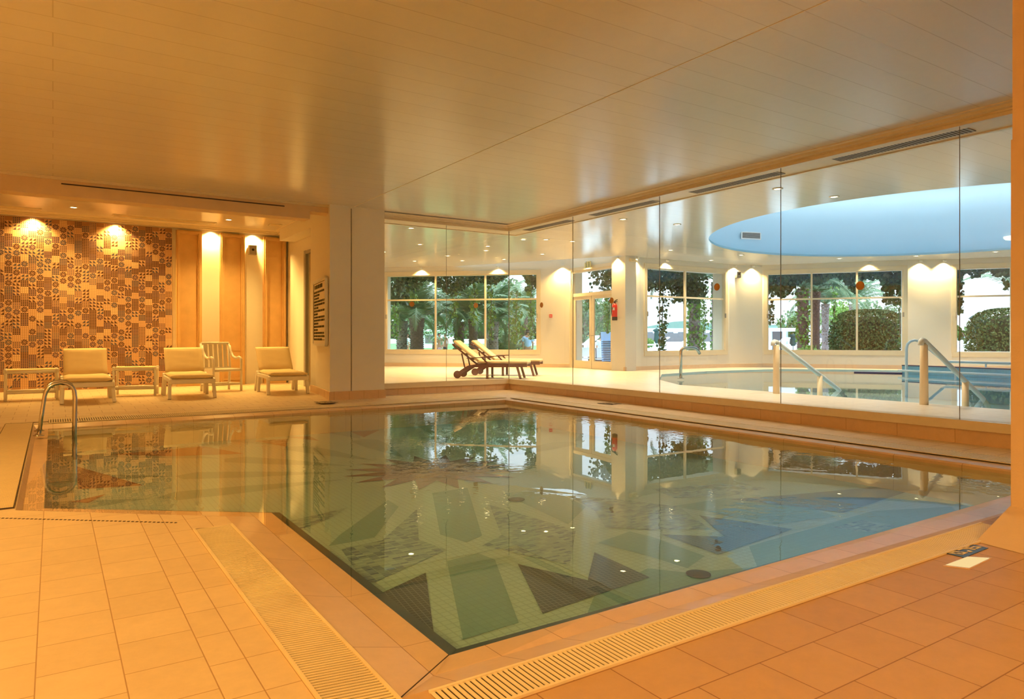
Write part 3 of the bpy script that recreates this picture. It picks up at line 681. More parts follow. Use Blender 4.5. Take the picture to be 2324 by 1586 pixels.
# ================================================================== THINGS ON THE NEAR DECK
# ---- overflow grates
def grate(name_label, a, b, wdt, pitch, gap, z, skew=0.0, m_='grate'):
    a = Vector((a[0], a[1], 0)); b = Vector((b[0], b[1], 0)); d = (b - a); L = d.length; d.normalize(); nrm = Vector((-d.y, d.x, 0))
    m = MB()
    def at(t, s, zz): return a + d * t + nrm * s + Vector((0, 0, zz))
    m.add([at(0, 0, z + .0012), at(L, 0, z + .0012), at(L, wdt, z + .0012), at(0, wdt, z + .0012)], [(0, 1, 2, 3)], 1)
    for s in (0, wdt - .012):
        m.bar(at(0, s + .006, z + .004), at(L, s + .006, z + .004), .012, .008)
    k = pitch / 2
    while k < L:
        k0 = k + skew * wdt
        m.bar(at(k, .006, z + .003), at(min(max(k0, 0), L), wdt - .006, z + .003), pitch - gap, .003); k += pitch
    o = m.build('overflow_grate', [M[m_], M['dark']])
    return tag(o, name_label, 'grate')
grate('cream slatted overflow grate along the left front edge of the pool', (.885, 1.2), (.885, 4.36), .215, .0185, .008, .05, skew=.16, m_='grate_worn')
grate('cream slatted overflow grate along the near front edge of the pool', (4.6, 1.965), (.975, 1.965), .185, .0205, .0075, .05)
grate('cream slatted overflow grate along the far edge, in front of the plastic loungers', (-.05, 10.74), (4.35, 10.74), .64, .027, .011, .056)
grate('cream overflow grate along the back edge below the glass partition', (4.36, 10.74), (6.9, 10.74), .62, .03, .008, .057)
grate('cream slatted overflow grate along the right edge below the long glass wall', (7.25, 2.0), (7.25, 10.6), .36, .031, .009, .062)
lg = MB(); lg.b2((-.50, 5.55, .05), (-.215, 10.95, .058)); lg.b2((-.505, 5.54, .05), (-.50, 10.95, .0595), mi=1); lg.b2((-.215, 5.54, .05), (-.21, 10.95, .0595), mi=1)
lg.b2((-.5, 5.54, .05), (-.21, 5.546, .0595), mi=1); lg.b2((-.5, 10.95, .05), (-.05, 10.962, .0595), mi=1)
tag(lg.build('channel_cover', [brick('cover_weave', (232, 208, 160), (228, 204, 156), (206, 180, 134), .02, .02, .003, bump=.5), M['dark']]), 'plain cream channel cover on the deck left of the pool ladder', 'grate')
ds = MB(); a_, b_ = Vector((-.45, 5.43, .0515)), Vector((.64, 4.56, .0515)); k = 0.0
while k < (b_ - a_).length - .03:
    p = a_ + (b_ - a_).normalized() * k; ds.bar(p, p + (b_ - a_).normalized() * .013, .012, .002); k += .027
tag(ds.build('slot_drain', M['dark']), 'thin dotted slot drain in the tiles along the slanting pool edge', 'drain')

# ---- text from strokes
SEG = {'0': 'abcdef', '1': 'bc', '2': 'abged', '5': 'afgcd', '7': 'abc', '8': 'abcdefg', '9': 'abcdfg', '4': 'fgbc'}
def strokes(ch, o, u, v, hgt, wdt, th, m, mi):           # one digit from bars on the plane u, v at o
    ends = {'a': ((0, 1), (1, 1)), 'b': ((1, 1), (1, .5)), 'c': ((1, .5), (1, 0)), 'd': ((0, 0), (1, 0)), 'e': ((0, 0), (0, .5)), 'f': ((0, .5), (0, 1)), 'g': ((0, .5), (1, .5))}
    n = u.cross(v)
    for s_ in SEG[ch]:
        (x0, y0), (x1, y1) = ends[s_]; p, q_ = o + u * x0 * wdt + v * y0 * hgt, o + u * x1 * wdt + v * y1 * hgt
        e = (q_ - p).normalized() * th / 2; m.bar(p - e, q_ + e, th, .002, mi=mi, up=n)
def marker(c, u, v, su, sv, label, txt='0.75'):
    u, v = Vector(u).normalized(), Vector(v).normalized(); root = empty('depth_marker', c, 0, label, 'depth marker', 'pool depth markers')
    m = MB(); m.bar(-u * su / 2 + Vector((0, 0, .0018)), u * su / 2 + Vector((0, 0, .0018)), sv, .003); pl_ = m.build('plate', M['lip'], root)
    hgt = sv * .55; wd_ = su * .16; x = -su * .38; Z = Vector((0, 0, .0042))
    for ch in txt:
        g = MB(); o = u * x - v * hgt / 2 + Z
        if ch == '.': g.bar(o, o + u * .02, .02, .002); x += su * .08; g.build('decimal_point', M['grate'], pl_); continue
        strokes(ch, o, u, v, hgt, wd_, .009, g, 0); x += wd_ + su * .09; g.build('numeral', M['grate'], pl_)
    return root
mc_ = [Vector(gp(px, py, .05) + (.05,)) for px, py in ((2137, 1259), (2195, 1237), (2243, 1241), (2190, 1262))]
mu, mv = (mc_[1] - mc_[0] + mc_[2] - mc_[3]) / 2, (mc_[0] - mc_[3] + mc_[1] - mc_[2]) / 2
marker(tuple(sum(mc_, Vector()) / 4), mu, mv, mu.length, mv.length, 'black depth marker with pale numerals in the deck beside the orange pillar')
x, y = gp(740, 912.3, .085); marker((x, y, .083), (1, .05, 0), (0, 1, 0), .28, .36, 'small black depth marker in the deck at the foot of the pier')
x, y = gp(1383, 915.8, .075); marker((x, y, .075), (.1, -1, 0), (1, .1, 0), .34, .22, 'small black depth marker in the deck below the right glass wall')
# ---- bright reflection in a deck tile, painted as a glowing plate
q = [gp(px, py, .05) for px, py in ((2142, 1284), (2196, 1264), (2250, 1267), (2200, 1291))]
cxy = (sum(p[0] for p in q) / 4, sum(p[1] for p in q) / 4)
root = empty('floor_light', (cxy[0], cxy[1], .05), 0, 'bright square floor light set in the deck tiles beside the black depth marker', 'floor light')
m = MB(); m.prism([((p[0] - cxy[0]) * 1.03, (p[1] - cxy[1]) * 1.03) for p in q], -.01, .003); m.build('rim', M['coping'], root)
m = MB(); m.prism([((p[0] - cxy[0]) * .92, (p[1] - cxy[1]) * .92) for p in q], -.005, .0045); m.build('diffuser', M['lamp_dim'], root)  # the plate glows in place of the reflection, no lamp behind it

# ---- pool ladder
lx, ly = gp(88, 988.5, .05)
root = empty('pool_ladder', (lx, ly, .05), 0, 'polished steel pool ladder with arched handrails at the left end of the pool', 'ladder')
for dy in (0.0, .47):
    m = MB(); pth = [Vector((0, dy, 0)), Vector((.03, dy, .25)), Vector((.055, dy, .44))] + [Vector((.205 + .14 * math.cos(R(a)), dy, .46 + .125 * math.sin(R(a)))) for a in (165, 140, 115, 90, 65, 40, 15)] + [Vector((.35, dy, .40)), Vector((.345, dy, .1)), Vector((.345, dy, -.30))]
    m.tube(pth, .021, 14); m.build('handrail', M['steel'], root)
    f = MB(); f.lathe([(.055, .0), (.055, .006), (.035, .014), (.024, .03)], (0, dy, 0), 20); f.build('flange', M['steel'], root)
for z in (-.12, -.26):
    m = MB(); m.box((.345, .235, z), (.07, .45, .025)); m.build('tread', M['steel'], root, bevel=.005)

# ---- white plastic lounger with two cushions
def make_lounger(label):
    root = empty('sun_lounger', (0, 0, 0), 0, label, 'sun lounger', 'white plastic loungers by the mosaic wall')
    f = MB(); hw = .35
    for s in (-1, 1):
        pts = [(.0, .30), (.06, .325), (.5, .33), (1.05, .33), (1.25, .36)]
        for a, b in zip(pts, pts[1:]): f.bar((s * hw, a[0], a[1]), (s * hw, b[0], b[1]), .045, .075, up=(0, 0, 1))
    f.bar((-hw, .0, .30), (hw, .0, .30), .05, .075); f.bar((-hw, 1.2, .34), (hw, 1.2, .34), .05, .06)
    f.build('frame', M['white_plastic'], root, bevel=.012)
    for s in (-1, 1):
        for y0, y1, zt in ((.04, .12, .33), (.17, .12, .33), (1.02, .95, .33), (1.30, 1.12, .40)):
            if y0 in (.17,): continue
            m = MB(); m.bar((s * (hw + .015), y0, 0), (s * (hw - .0), y1, zt), .055, .075, up=(0, 1, 0)); m.build('leg', M['white_plastic'], root, bevel=.008)
    sl_ = MB()
    for k in range(8): sl_.box((0, .1 + k * .135, .345), (.64, .09, .02))
    sl_.build('seat_slats', M['white_plastic'], root, bevel=.005)
    bk = MB(); bk.bar((-.3, 1.1, .36), (-.3, 1.47, .80), .05, .04); bk.bar((.3, 1.1, .36), (.3, 1.47, .80), .05, .04)
    for t in (.1, .3, .5, .7, .9): bk.bar((-.32, 1.1 + .37 * t, .36 + .44 * t), (.32, 1.1 + .37 * t, .36 + .44 * t), .07, .018, up=(0, -.77, .64))
    bk.build('backrest', M['white_plastic'], root)
    def pad(a, b, w_, th, n=10, sag=.0):
        a, b = Vector(a), Vector(b); d = (b - a); L = d.length; d.normalize(); up = Vector((1, 0, 0)).cross(d); g = MB(); vs = []; nx2 = 8
        for side in (1, -1):
            for i in range(n + 1):
                for j in range(nx2 + 1):
                    u, v_ = i / n, j / nx2; ed = min(1, (min(u, 1 - u) * L / .05)) ** .5 * min(1, (min(v_, 1 - v_) * w_ / .05)) ** .5
                    p = a + d * (u * L) + Vector(((v_ - .5) * w_ * (1 if ed > 0 else 1), 0, 0)) + up * (side * th / 2 * (.35 + .65 * ed) - sag * math.sin(u * math.pi) + .004 * math.sin(u * 23 + v_ * 5))
                    vs.append(p)
        k = (n + 1) * (nx2 + 1); fs = []
        for i in range(n):
            for j in range(nx2):
                q0 = i * (nx2 + 1) + j; fs.append((q0, q0 + 1, q0 + nx2 + 2, q0 + nx2 + 1)); fs.append((k + q0, k + q0 + nx2 + 1, k + q0 + nx2 + 2, k + q0 + 1))
        for i in range(n):
            for j in (0, nx2):
                q0 = i * (nx2 + 1) + j; q1 = q0 + nx2 + 1; fs.append((q0, q1, k + q1, k + q0) if j == 0 else (q1, q0, k + q0, k + q1))
        for j in range(nx2):
            for i in (0, n):
                q0 = i * (nx2 + 1) + j; fs.append((q0 + 1, q0, k + q0, k + q0 + 1) if i == 0 else (q0, q0 + 1, k + q0 + 1, k + q0))
        g.add(vs, fs, 0, True); return g
    pad((0, -.03, .385), (0, 1.13, .40), .68, .075, 14, .01).build('seat_cushion', M['cushion'], root)
    pad((0, 1.12, .42), (0, 1.50, .865), .66, .075).build('back_cushion', M['cushion'], root)
    return root
LB = ['white plastic sun lounger with cream cushions between the two white benches, behind the pool ladder', 'white plastic sun lounger with cream cushions at the right edge of the mosaic wall',
      'white plastic sun lounger with cream cushions beside the pier with the notice board']
lp = make_lounger(LB[0])
for i, (px, py) in enumerate(((201, 915.5), (437, 904.5), (655, 895))):
    o = lp if i == 0 else copy_tree(lp); x, y = gp(px, py, .085); o.location = (x, y - .02, .085); o['label'] = LB[i]
    o.rotation_euler.z = R((0, -2, -3)[i])
# ---- white tube benches
def make_bench(label):
    root = empty('low_bench', (0, 0, 0), 0, label, 'bench', 'white tube benches by the mosaic wall'); L, D_, H_ = .88, .42, .48
    for x in (-L / 2, L / 2):
        for y in (0, D_):
            m = MB(); m.tube([(x, y, 0), (x, y, H_)], .028, 12); m.lathe([(.031, H_ - .05), (.036, H_ - .05), (.036, H_ + .005), (.02, H_ + .015)], (x, y, 0), 12); m.build('leg', M['white_plastic'], root)
    m = MB()
    for y in (0, D_): m.tube([(-L / 2, y, .13), (L / 2, y, .13)], .024, 12)
    for x in (-L / 2, L / 2): m.tube([(x, 0, .13), (x, D_, .13)], .024, 12)
    m.build('stretcher', M['white_plastic'], root)
    m = MB()
    for y in (0, D_): m.tube([(-L / 2, y, H_ - .03), (L / 2, y, H_ - .03)], .026, 12)
    for x in (-L / 2, L / 2): m.tube([(x, 0, H_ - .03), (x, D_, H_ - .03)], .026, 12)
    m.build('top_frame', M['white_plastic'], root)
    m = MB(); m.box((0, D_ / 2, H_ - .015), (L - .04, D_ + .03, .045)); m.build('bench_top', M['cushion'], root, bevel=.015)
    return root
BL = ['white tube low bench at the far left in front of the mosaic wall', 'white tube low bench between the first and second cushioned loungers']
b0 = make_bench(BL[0])
for i, (pa, pb) in enumerate((((12, 911), (130, 906)), ((258, 899.5), (352, 897)))):
    o = b0 if i == 0 else copy_tree(b0); a, b = gp(*pa, .085), gp(*pb, .085)
    o.location = ((a[0] + b[0]) / 2, (a[1] + b[1]) / 2, .085); o.rotation_euler.z = math.atan2(b[1] - a[1], b[0] - a[0]); o['label'] = BL[i]
    s_ = math.hypot(b[0] - a[0], b[1] - a[1]) / .88; o.scale = (s_, 1, 1.08)
# ---- slatted armchair
ca, cb_ = gp(484, 890, .085), gp(548, 886, .085)
root = empty('slatted_armchair', ((ca[0] + cb_[0]) / 2, (ca[1] + cb_[1]) / 2, .085), math.atan2(cb_[1] - ca[1], cb_[0] - ca[0]), 'white slatted plastic armchair between the second and third loungers, against the stone panels', 'armchair')
W2_ = .29
for s in (-1, 1):
    m = MB(); m.tube([(s * W2_, 0, 0), (s * W2_, 0, .42), (s * W2_, 0, .60), (s * W2_, .03, .66), (s * W2_, .09, .675), (s * W2_, .2, .65), (s * W2_, .32, .68), (s * W2_, .42, .80), (s * W2_, .46, .90)], .024, 12)
    m.build('arm', M['white_plastic'], root)
    m = MB(); m.tube([(s * W2_, .48, 0), (s * W2_, .44, .45), (s * W2_, .50, .95)], .024, 12); m.build('rear_leg', M['white_plastic'], root)
for y_, z_ in ((.5, .95), (.45, .45)):
    m = MB(); m.tube([(-W2_, y_, z_), (W2_, y_, z_)], .024, 12); m.build('back_rail', M['white_plastic'], root)
for k in range(5):
    m = MB(); x = -.2 + k * .1; m.bar((x, .445, .45), (x, .495, .95), .072, .014, up=(0, 1, 0)); m.build('back_slat', M['white_plastic'], root)
m = MB()
for k in range(5): m.box((0, .05 + k * .095, .44), (.56, .075, .02))
m.tube([(-W2_, 0, .42), (W2_, 0, .42)], .026, 12); m.build('seat', M['white_plastic'], root)
m = MB(); m.tube([(-W2_, 0, .14), (W2_, 0, .14)], .02, 12); m.tube([(-W2_, .47, .14), (W2_, .47, .14)], .02, 12)
for s in (-1, 1): m.tube([(s * W2_, 0, .14), (s * W2_, .47, .14)], .02, 12)
m.build('stretcher', M['white_plastic'], root)
# ---- notice board on the pier
fd = Vector((4.24 - 3.98, 13.4 - 11.8, 0)).normalized(); fn = Vector((-fd.y, fd.x, 0)); base = Vector((3.98, 11.8, 0)) + fd * .12
if fn.x > 0: fn = -fn
root = empty('notice_board', tuple(base + fn * .0), 0, 'white framed notice board with lines of dark lettering on the side of the pier', 'sign')
bw, z0, z1 = 1.40, 1.02, 2.20
m = MB(); m.bar(fn * .03 + Vector((0, 0, (z0 + z1) / 2)), fd * bw + fn * .03 + Vector((0, 0, (z0 + z1) / 2)), .05, z1 - z0, up=(0, 0, 1)); bp_ = m.build('panel', M['white_plastic'], root)
m = MB()
for z in (z0, z1): m.bar(fn * .045 + Vector((0, 0, z)), fd * bw + fn * .045 + Vector((0, 0, z)), .05, .04)
for t in (0, bw): m.bar(fd * t + fn * .045 + Vector((0, 0, z0 + .02)), fd * t + fn * .045 + Vector((0, 0, z1 - .02)), .047, .04, up=fd)
m.build('frame', M['white'], root)
m = MB(); r3 = random.Random(5); o_ = fn * .0565
def lrow(z, t0, t1, hgt):                                 # the lettering is too small to read in the photograph: letter-sized marks
    t = t0
    while t < t1:
        wl_ = r3.choice((2, 3, 4, 6, 8))
        for i in range(wl_):
            if t > t1: break
            k = r3.randrange(3)
            m.bar(fd * t + o_ + Vector((0, 0, z)), fd * t + o_ + Vector((0, 0, z + hgt)), .003, .011, up=fn)
            if k != 1: m.bar(fd * t + o_ + Vector((0, 0, z + hgt * .9)), fd * (t + .02) + o_ + Vector((0, 0, z + hgt * .9)), .003, .009)
            if k != 0: m.bar(fd * t + o_ + Vector((0, 0, z + hgt * .1)), fd * (t + .02) + o_ + Vector((0, 0, z + hgt * .1)), .003, .009)
            t += .034
        t += .03
zt = z1 - .13
lrow(zt - .02, bw * .25, bw * .88, .07)
for k, wdt_ in enumerate((.92, .55, .5, .95, .95, .45, .95, .4, .95, .95, .45, .92, .4, .92, .95, .75)):
    lrow(zt - .10 - k * .058, bw * (1 - wdt_) + .04, bw - .10, .036)
m.build('lettering', M['letter'], bp_)
m = MB()
for a, b in (((.09, z0 + .09), (bw - .07, z0 + .09)), ((.09, z1 - .05), (bw - .07, z1 - .05))): m.bar(fd * a[0] + o_ + Vector((0, 0, a[1])), fd * b[0] + o_ + Vector((0, 0, b[1])), .003, .012)
m.bar(fd * (bw - .07) + o_ + Vector((0, 0, z0 + .09)), fd * (bw - .07) + o_ + Vector((0, 0, z1 - .05)), .003, .012, up=fn)
m.build('border', M['letter'], bp_)
# ---- small fittings of the niche
p = ay(573.5, 16.8, 567)
root = empty('wall_speaker', (p.x, 16.9, p.z), 0, 'grey box wall speaker between the second and third stone panels', 'speaker')
m = MB(); m.box((0, -.075, 0), (.17, .13, .22)); cb2 = m.build('cabinet', M['grille'], root, bevel=.008)
m = MB(); m.tube([(0, -.141, .0), (0, -.146, .0)], .028, 16); m.build('cone', M['black'], cb2)
m = MB(); m.box((0, -.005, 0), (.08, .012, .1)); m.build('bracket', M['dark'], root)
m = MB(); m.b2((4.56, 14.05, 2.34), (4.60, 14.25, 2.56)); m.b2((4.52, 14.1, 2.36), (4.56, 14.16, 2.42)); tag(m.build('door_closer', M['teak']), 'small brown door closer on the frame of the niche door', 'door closer')
def slot(label, x0, x1, y0, y1, z, mats):
    m = MB(); m.b2((x0, y0, z - .012), (x1, y1, z), 0)
    k = y0 + .02
    while k < y1 - .01: m.b2((x0 + .02, k, z - .016), (x1 - .02, k + .015, z - .012), 1); k += .035
    return tag(m.build('air_slot', mats), label, 'vent')
slot('cream ceiling air slot at the left over the mosaic wall', -1.4, -.18, 16.2, 16.42, 3.62, [M['trim'], M['wood_trim']])
slot('cream ceiling air slot between the two niche downlights', 1.0, 2.95, 16.1, 16.32, 3.62, [M['trim'], M['wood_trim']])
slot('small cream ceiling vent above the third stone panel', 3.95, 4.2, 15.6, 15.8, 3.62, [M['trim'], M['wood_trim']])
m = MB(); m.b2((.10, 11.935, 3.345), (3.25, 11.951, 3.36)); tag(m.build('air_slot', M['dark']), 'long dark air slot across the beam above the mosaic wall', 'vent')
gd = ad(1703, 535, 1.0); gd = Vector((gd.x, gd.y, 0)); gk = 15.0                 # where that sight line meets the rim wall of the recess
while math.hypot(gd.x * gk - CC[0], gd.y * gk - CC[1]) < CR + 2.06: gk += .01
pz = gd * gk; dv = Vector((pz.x - CC[0], pz.y - CC[1], 0)).normalized()
root = empty('air_grille', (pz.x, pz.y, CAM_H + (HY - 535) * gk / F), math.atan2(dv.y, dv.x) - R(90), 'grey slatted air grille on the pale blue ceiling recess', 'vent')
m = MB(); m.box((0, -.03, 0), (.72, .03, .24)); m.box((0, -.048, 0), (.64, .006, .17), mi=1); m.build('frame', [M['white'], M['dark']], root)
for k in range(6):
    m = MB(); m.bar((-.32, -.055, -.075 + k * .03), (.32, -.055, -.075 + k * .03), .012, .02, up=(0, -.6, .8)); m.build('louvre', M['grille'], root)

# ================================================================== THINGS IN THE FAR ROOM
# ---- teak loungers with wheels
def make_teak(label):
    root = empty('teak_lounger', (0, 0, 0), 0, label, 'sun lounger', 'teak wheeled loungers beyond the glass'); W = .62      # x: head to foot, y: across
    for y in (0, W):
        m = MB(); m.tube([(0, y - .02, .10), (0, y + .02, .10)], .095, 20); m.build('wheel', M['teak'], root, bevel=.006)
        m = MB()
        pts = [(.0, .10), (.14, .20), (.28, .285), (.45, .315), (1.0, .32), (1.72, .335)]
        for a, b in zip(pts, pts[1:]): m.bar((a[0], y, a[1]), (b[0], y, b[1]), .035, .075)
        m.build('side_rail', M['teak'], root)
        for x0, x1 in ((.74, .74), (1.56, 1.47)):
            m = MB(); m.bar((x0, y + .03, 0), (x1, y + .03, .31), .05, .06 if x0 < 1 else .075, up=(0, 1, 0)); m.build('leg', M['teak'], root)
        m = MB(); m.bar((.24, y - .01, .50), (.80, y - .01, .525), .06, .022); m.bar((.62, y - .01, .515), (.80, y - .01, .33), .035, .035, up=(0, 1, 0)); m.build('armrest', M['teak'], root)
    m = MB()
    for y in (.03, W - .03): m.bar((.50, y, .34), (-.13, y, .84), .035, .045, up=(0, 1, 0)); m.bar((.10, y, .62), (.19, y, .22), .03, .03, up=(0, 1, 0))
    for t in (0.04, .25, .5, .75, .97): m.bar((.50 - .63 * t, .02, .345 + .5 * t), (.50 - .63 * t, W - .02, .345 + .5 * t), .05, .018, up=(.62, 0, .78))
    m.build('backrest', M['teak'], root)
    m = MB()
    for k in range(9): m.box((.62 + k * .13, W / 2, .355), (.09, W - .04, .02))
    m.build('seat_slats', M['teak'], root)
    m = MB(); m.box((1.11, W / 2, .40), (1.24, W - .06, .07)); m.build('seat_cushion', M['canvas'], root, bevel=.025)
    m = MB(); m.bar((.52, W / 2, .425), (-.10, W / 2, .915), W - .06, .065, up=(0, 0, 1)); m.build('back_cushion', M['canvas'], root, bevel=.025)
    return root
RT, FW = Vector((CS, -SN, 0)), Vector((SN, CS, 0))
TB = ['dark teak wheeled lounger with cream cushion nearest the glass corner', 'dark teak wheeled lounger with cream cushion standing behind the other one']
t0 = make_teak(TB[0]); axd = RT * .985 + FW * -.17
for i, (px, D) in enumerate(((1038, 16.45), (1078, 17.75))):
    o = t0 if i == 0 else copy_tree(t0); p = ad(px, HY, D); o.location = (p.x, p.y, ZF); o.rotation_euler.z = math.atan2(axd.y, axd.x); o['label'] = TB[i]; o.scale = (.96, .96, .96)
# ---- pool handrails with cream posts
def handrail(base, end, label, hp):
    b = Vector(gp(base[0], base[1], ZF) + (ZF,)); e = Vector(gp(end[0], end[1], ZF - .03) + (ZF - .03,)) - b; e.z = 0; L = e.length
    root = empty('pool_handrail', b, math.atan2(e.y, e.x), label, 'handrail', 'handrails at the round pool')
    m = MB(); m.tube([(0, 0, 0), (0, 0, hp - .02), (0, 0, hp)], [.058, .05, .03], 16); m.build('post', M['rail_cream'], root)
    x2 = L * .68; z2 = (hp + .04) * (1 - .72)
    m = MB(); m.tube([(x2, 0, -.5), (x2, 0, z2 + .02)], [.05, .046], 16); m.build('short_post', M['rail_cream'], root)
    m = MB(); m.tube([(-.10, 0, hp - .02), (-.10, 0, hp + .03), (-.06, 0, hp + .055), (.02, 0, hp + .04), (L, 0, -.02), (L + .25, 0, -.18)], .038, 12); m.build('rail', M['rail_blue'], root)
    return root
handrail((1762, 893), (1903, 885), 'pale blue sloping handrail on cream posts in front of the three-light window', .84)
handrail((2097, 918), (2230, 905), 'pale blue sloping handrail on cream posts nearest the orange pillar', .87)
# ---- bent steel grab rail
x, y = gp(1545, 859, ZF)
root = empty('grab_rail', (x, y, ZF), -TH, 'bent steel grab rail at the round pool in front of the two-light window', 'grab rail')
m = MB(); m.tube([(0, 0, 0), (0, 0, .60)] + [(.10 + .10 * math.cos(R(a)), .0, .62 + .10 * math.sin(R(a))) for a in (165, 140, 115, 95)] + [(.28, .03, .725), (.36, .06, .71), (.43, .10, .66), (.48, .14, .58)], .036, 12)
m.build('rail', M['steel'], root)
m = MB(); m.lathe([(.08, .0), (.08, .008), (.04, .02)], (0, 0, 0), 16); m.build('flange', M['steel'], root)
# ---- blue wall in the round pool with its railings
ba, bb2 = Vector(gp(2047, 847, ZF - .03) + (0,)), Vector(gp(2330, 860, ZF - .03) + (0,))
bn = (bb2 - ba).normalized(); bside = Vector((-bn.y, bn.x, 0))
if bside.dot(FW) < 0: bside = -bside
m = MB(); c0, c1 = ba + bside * .15, bb2 + bside * .15
m.bar(c0 + Vector((0, 0, -.06)), c1 + Vector((0, 0, -.06)), .30, .86, mi=0); m.bar(c0 + Vector((0, 0, .38)), c1 + Vector((0, 0, .38)), .32, .025, mi=1)
m.bar(c0 + Vector((0, 0, .145)), c1 + Vector((0, 0, .145)), .31, .02, mi=1)
struct(m.build('wall_pool_divider', [M['bluetile'], M['navytrim']]))
la, lb_ = Vector(gp(1938, 842.5, ZF) + (0,)), ba.copy(); m = MB(); m.bar(la + Vector((0, 0, .16)), lb_ + Vector((0, 0, .16)), .22, .05)
tag(m.build('pool_ledge', M['navytrim']), 'low dark ledge at the water line leading to the blue pool wall', 'ledge')
root = empty('pool_railing', tuple(ba), 0, 'pale blue railing with a high arched end along the blue pool wall', 'railing')
fr_ = -bside * .35; up_ = lambda z: Vector((0, 0, z))
sideR = bn
a0 = RT * -.13 - FW * .45
m = MB(); pth = [a0 + up_(-.4), a0 + up_(.85)] + [a0 + RT * (.22 - .22 * math.cos(R(t))) + up_(.86 + .22 * math.sin(R(t))) for t in (30, 60, 90, 115)] + [a0 + RT * .62 + up_(.84), a0 + RT * .98 + up_(.54)]
p0 = a0 + RT * 1.08 + up_(.50); pth += [p0, p0 + bn * 3.2]
m.tube(pth, .036, 12); m.build('top_rail', M['rail_blue'], root)
for k in (1.0, 2.2):
    m = MB(); m.tube([p0 + bn * k, p0 + bn * k + up_(-.5 + .1)], .022, 10); m.build('upright', M['rail_blue'], root)
root = empty('low_railing', tuple(ba), 0, 'low white railing just above the water in front of the blue pool wall', 'railing')
q0 = -bside * .45 + bn * .18 + up_(.255)
m = MB(); m.tube([q0, q0 + bn * 3.6], .03, 12); m.build('top_rail', M['rail_blue'], root)
for k in (.25, 1.5, 2.8):
    m = MB(); m.tube([q0 + bn * k, q0 + bn * k + up_(-.4)], .024, 10); m.build('upright', M['rail_blue'], root)

# ---- fittings on the far walls
def on_wall(px, py, A, B, off=0.0):
    P = hit(px, A, B)[1]; d = Vector((B[0] - A[0], B[1] - A[1], 0)).normalized(); nn = Vector((d.y, -d.x, 0))
    D = P[0] * SN + P[1] * CS
    return Vector((P[0], P[1], CAM_H - (py - HY) * D / F)) + nn * off, math.atan2(d.y, d.x)
p, rz = on_wall(1401.5, 727, D0, D1, .10)
root = empty('fire_extinguisher', p, rz, 'red fire extinguisher with black base hanging on the wall right of the door', 'fire extinguisher')
m = MB(); m.lathe([(.075, .09), (.08, .10), (.08, .40), (.072, .44), (.05, .47), (.028, .485), (.026, .51)], (0, 0, 0), 24); cy_ = m.build('cylinder', M['red'], root)
m = MB(); m.lathe([(.076, 0), (.082, .01), (.082, .10), (.078, .105)], (0, 0, 0), 24); m.build('base', M['black'], root)
m = MB(); m.lathe([(.02, .505), (.03, .51), (.03, .55), (.02, .555)], (0, 0, 0), 14); m.bar((.0, 0, .56), (.12, 0, .60), .025, .012); m.bar((.0, 0, .53), (.11, 0, .545), .02, .012); vh_ = m.build('valve_handle', M['black'], root)
m = MB(); m.tube([(-.03, 0, .53), (-.09, -.02, .53), (-.125, -.03, .46), (-.125, -.03, .30), (-.10, -.03, .18), (-.085, -.03, .12)], .013, 10); m.build('hose', M['black'], vh_)
m = MB()
def wrap(z0_, z1_, a0_, a1_, mi, r=.0812):
    k = 8; vs = [(r * math.cos(R(a0_ + (a1_ - a0_) * i / k)), r * math.sin(R(a0_ + (a1_ - a0_) * i / k)), z) for z in (z0_, z1_) for i in range(k + 1)]
    m.add(vs, [(i, i + 1, k + 2 + i, k + 1 + i) for i in range(k)], mi)
wrap(.32, .37, 205, 275, 0); wrap(.29, .37, 276, 318, 1); wrap(.21, .225, 225, 262, 1)
m.build('label_plate', [M['black'], M['white']], cy_)
p, rz = on_wall(1250, 717, AL, B1, .012)
root = empty('call_point', p, rz, 'small red fire call point on the wall left of the door', 'call point')
m = MB(); m.box((0, 0, 0), (.10, .024, .10)); hs_ = m.build('housing', M['red'], root); m = MB(); m.box((0, -.014, .0), (.07, .006, .02)); m.build('panel', M['white'], hs_)
p, rz = on_wall(1405, 662, D0, D1, .006)
root = empty('wall_sign', p, rz, 'small faded red sign on the wall above the fire extinguisher', 'sign')
m = MB(); m.box((0, 0, 0), (.12, .008, .075)); m.build('panel', mat('faded_red', (222, 130, 100), .6), root)
m = MB(); m.box((-.015, -.005, 0), (.05, .003, .03)); m.build('pictogram', M['red'], root)
p, rz = on_wall(1340, 601, D0, D1, .10)
root = empty('exit_sign', p, rz, 'small hanging exit sign with dark figures above the glazed door', 'sign')
m = MB(); m.box((0, 0, 0), (.30, .03, .20)); m.box((0, .03, .0), (.06, .08, .04)); m.build('panel', mat('sign_yellow', (236, 220, 150), .5), root)
m = MB(); m.bar((-.10, -.017, .05), (-.03, -.017, .06), .02, .004); m.bar((-.06, -.017, .055), (-.055, -.017, -.02), .03, .004, up=(0, 1, 0)); m.bar((-.055, -.017, -.02), (-.09, -.017, -.085), .018, .004, up=(0, 1, 0)); m.bar((-.055, -.017, -.02), (-.025, -.017, -.08), .018, .004, up=(0, 1, 0)); m.tube([(-.055, -.015, .085), (-.055, -.019, .085)], .018, 10)
for s in (.04, .10): m.bar((s, -.017, -.085), (s, -.017, .07), .02, .004, up=(0, 1, 0))
m.bar((.04, -.017, .07), (.10, -.017, .07), .02, .004); m.build('figures', mat('sign_green', (60, 84, 40), .6), root)
p, rz = on_wall(1433, 591, BAY[0], BAY[1], .05)
root = empty('emergency_lamp', p, rz, 'long beige emergency lamp on the corner wall between door and two-light window', 'emergency lamp')
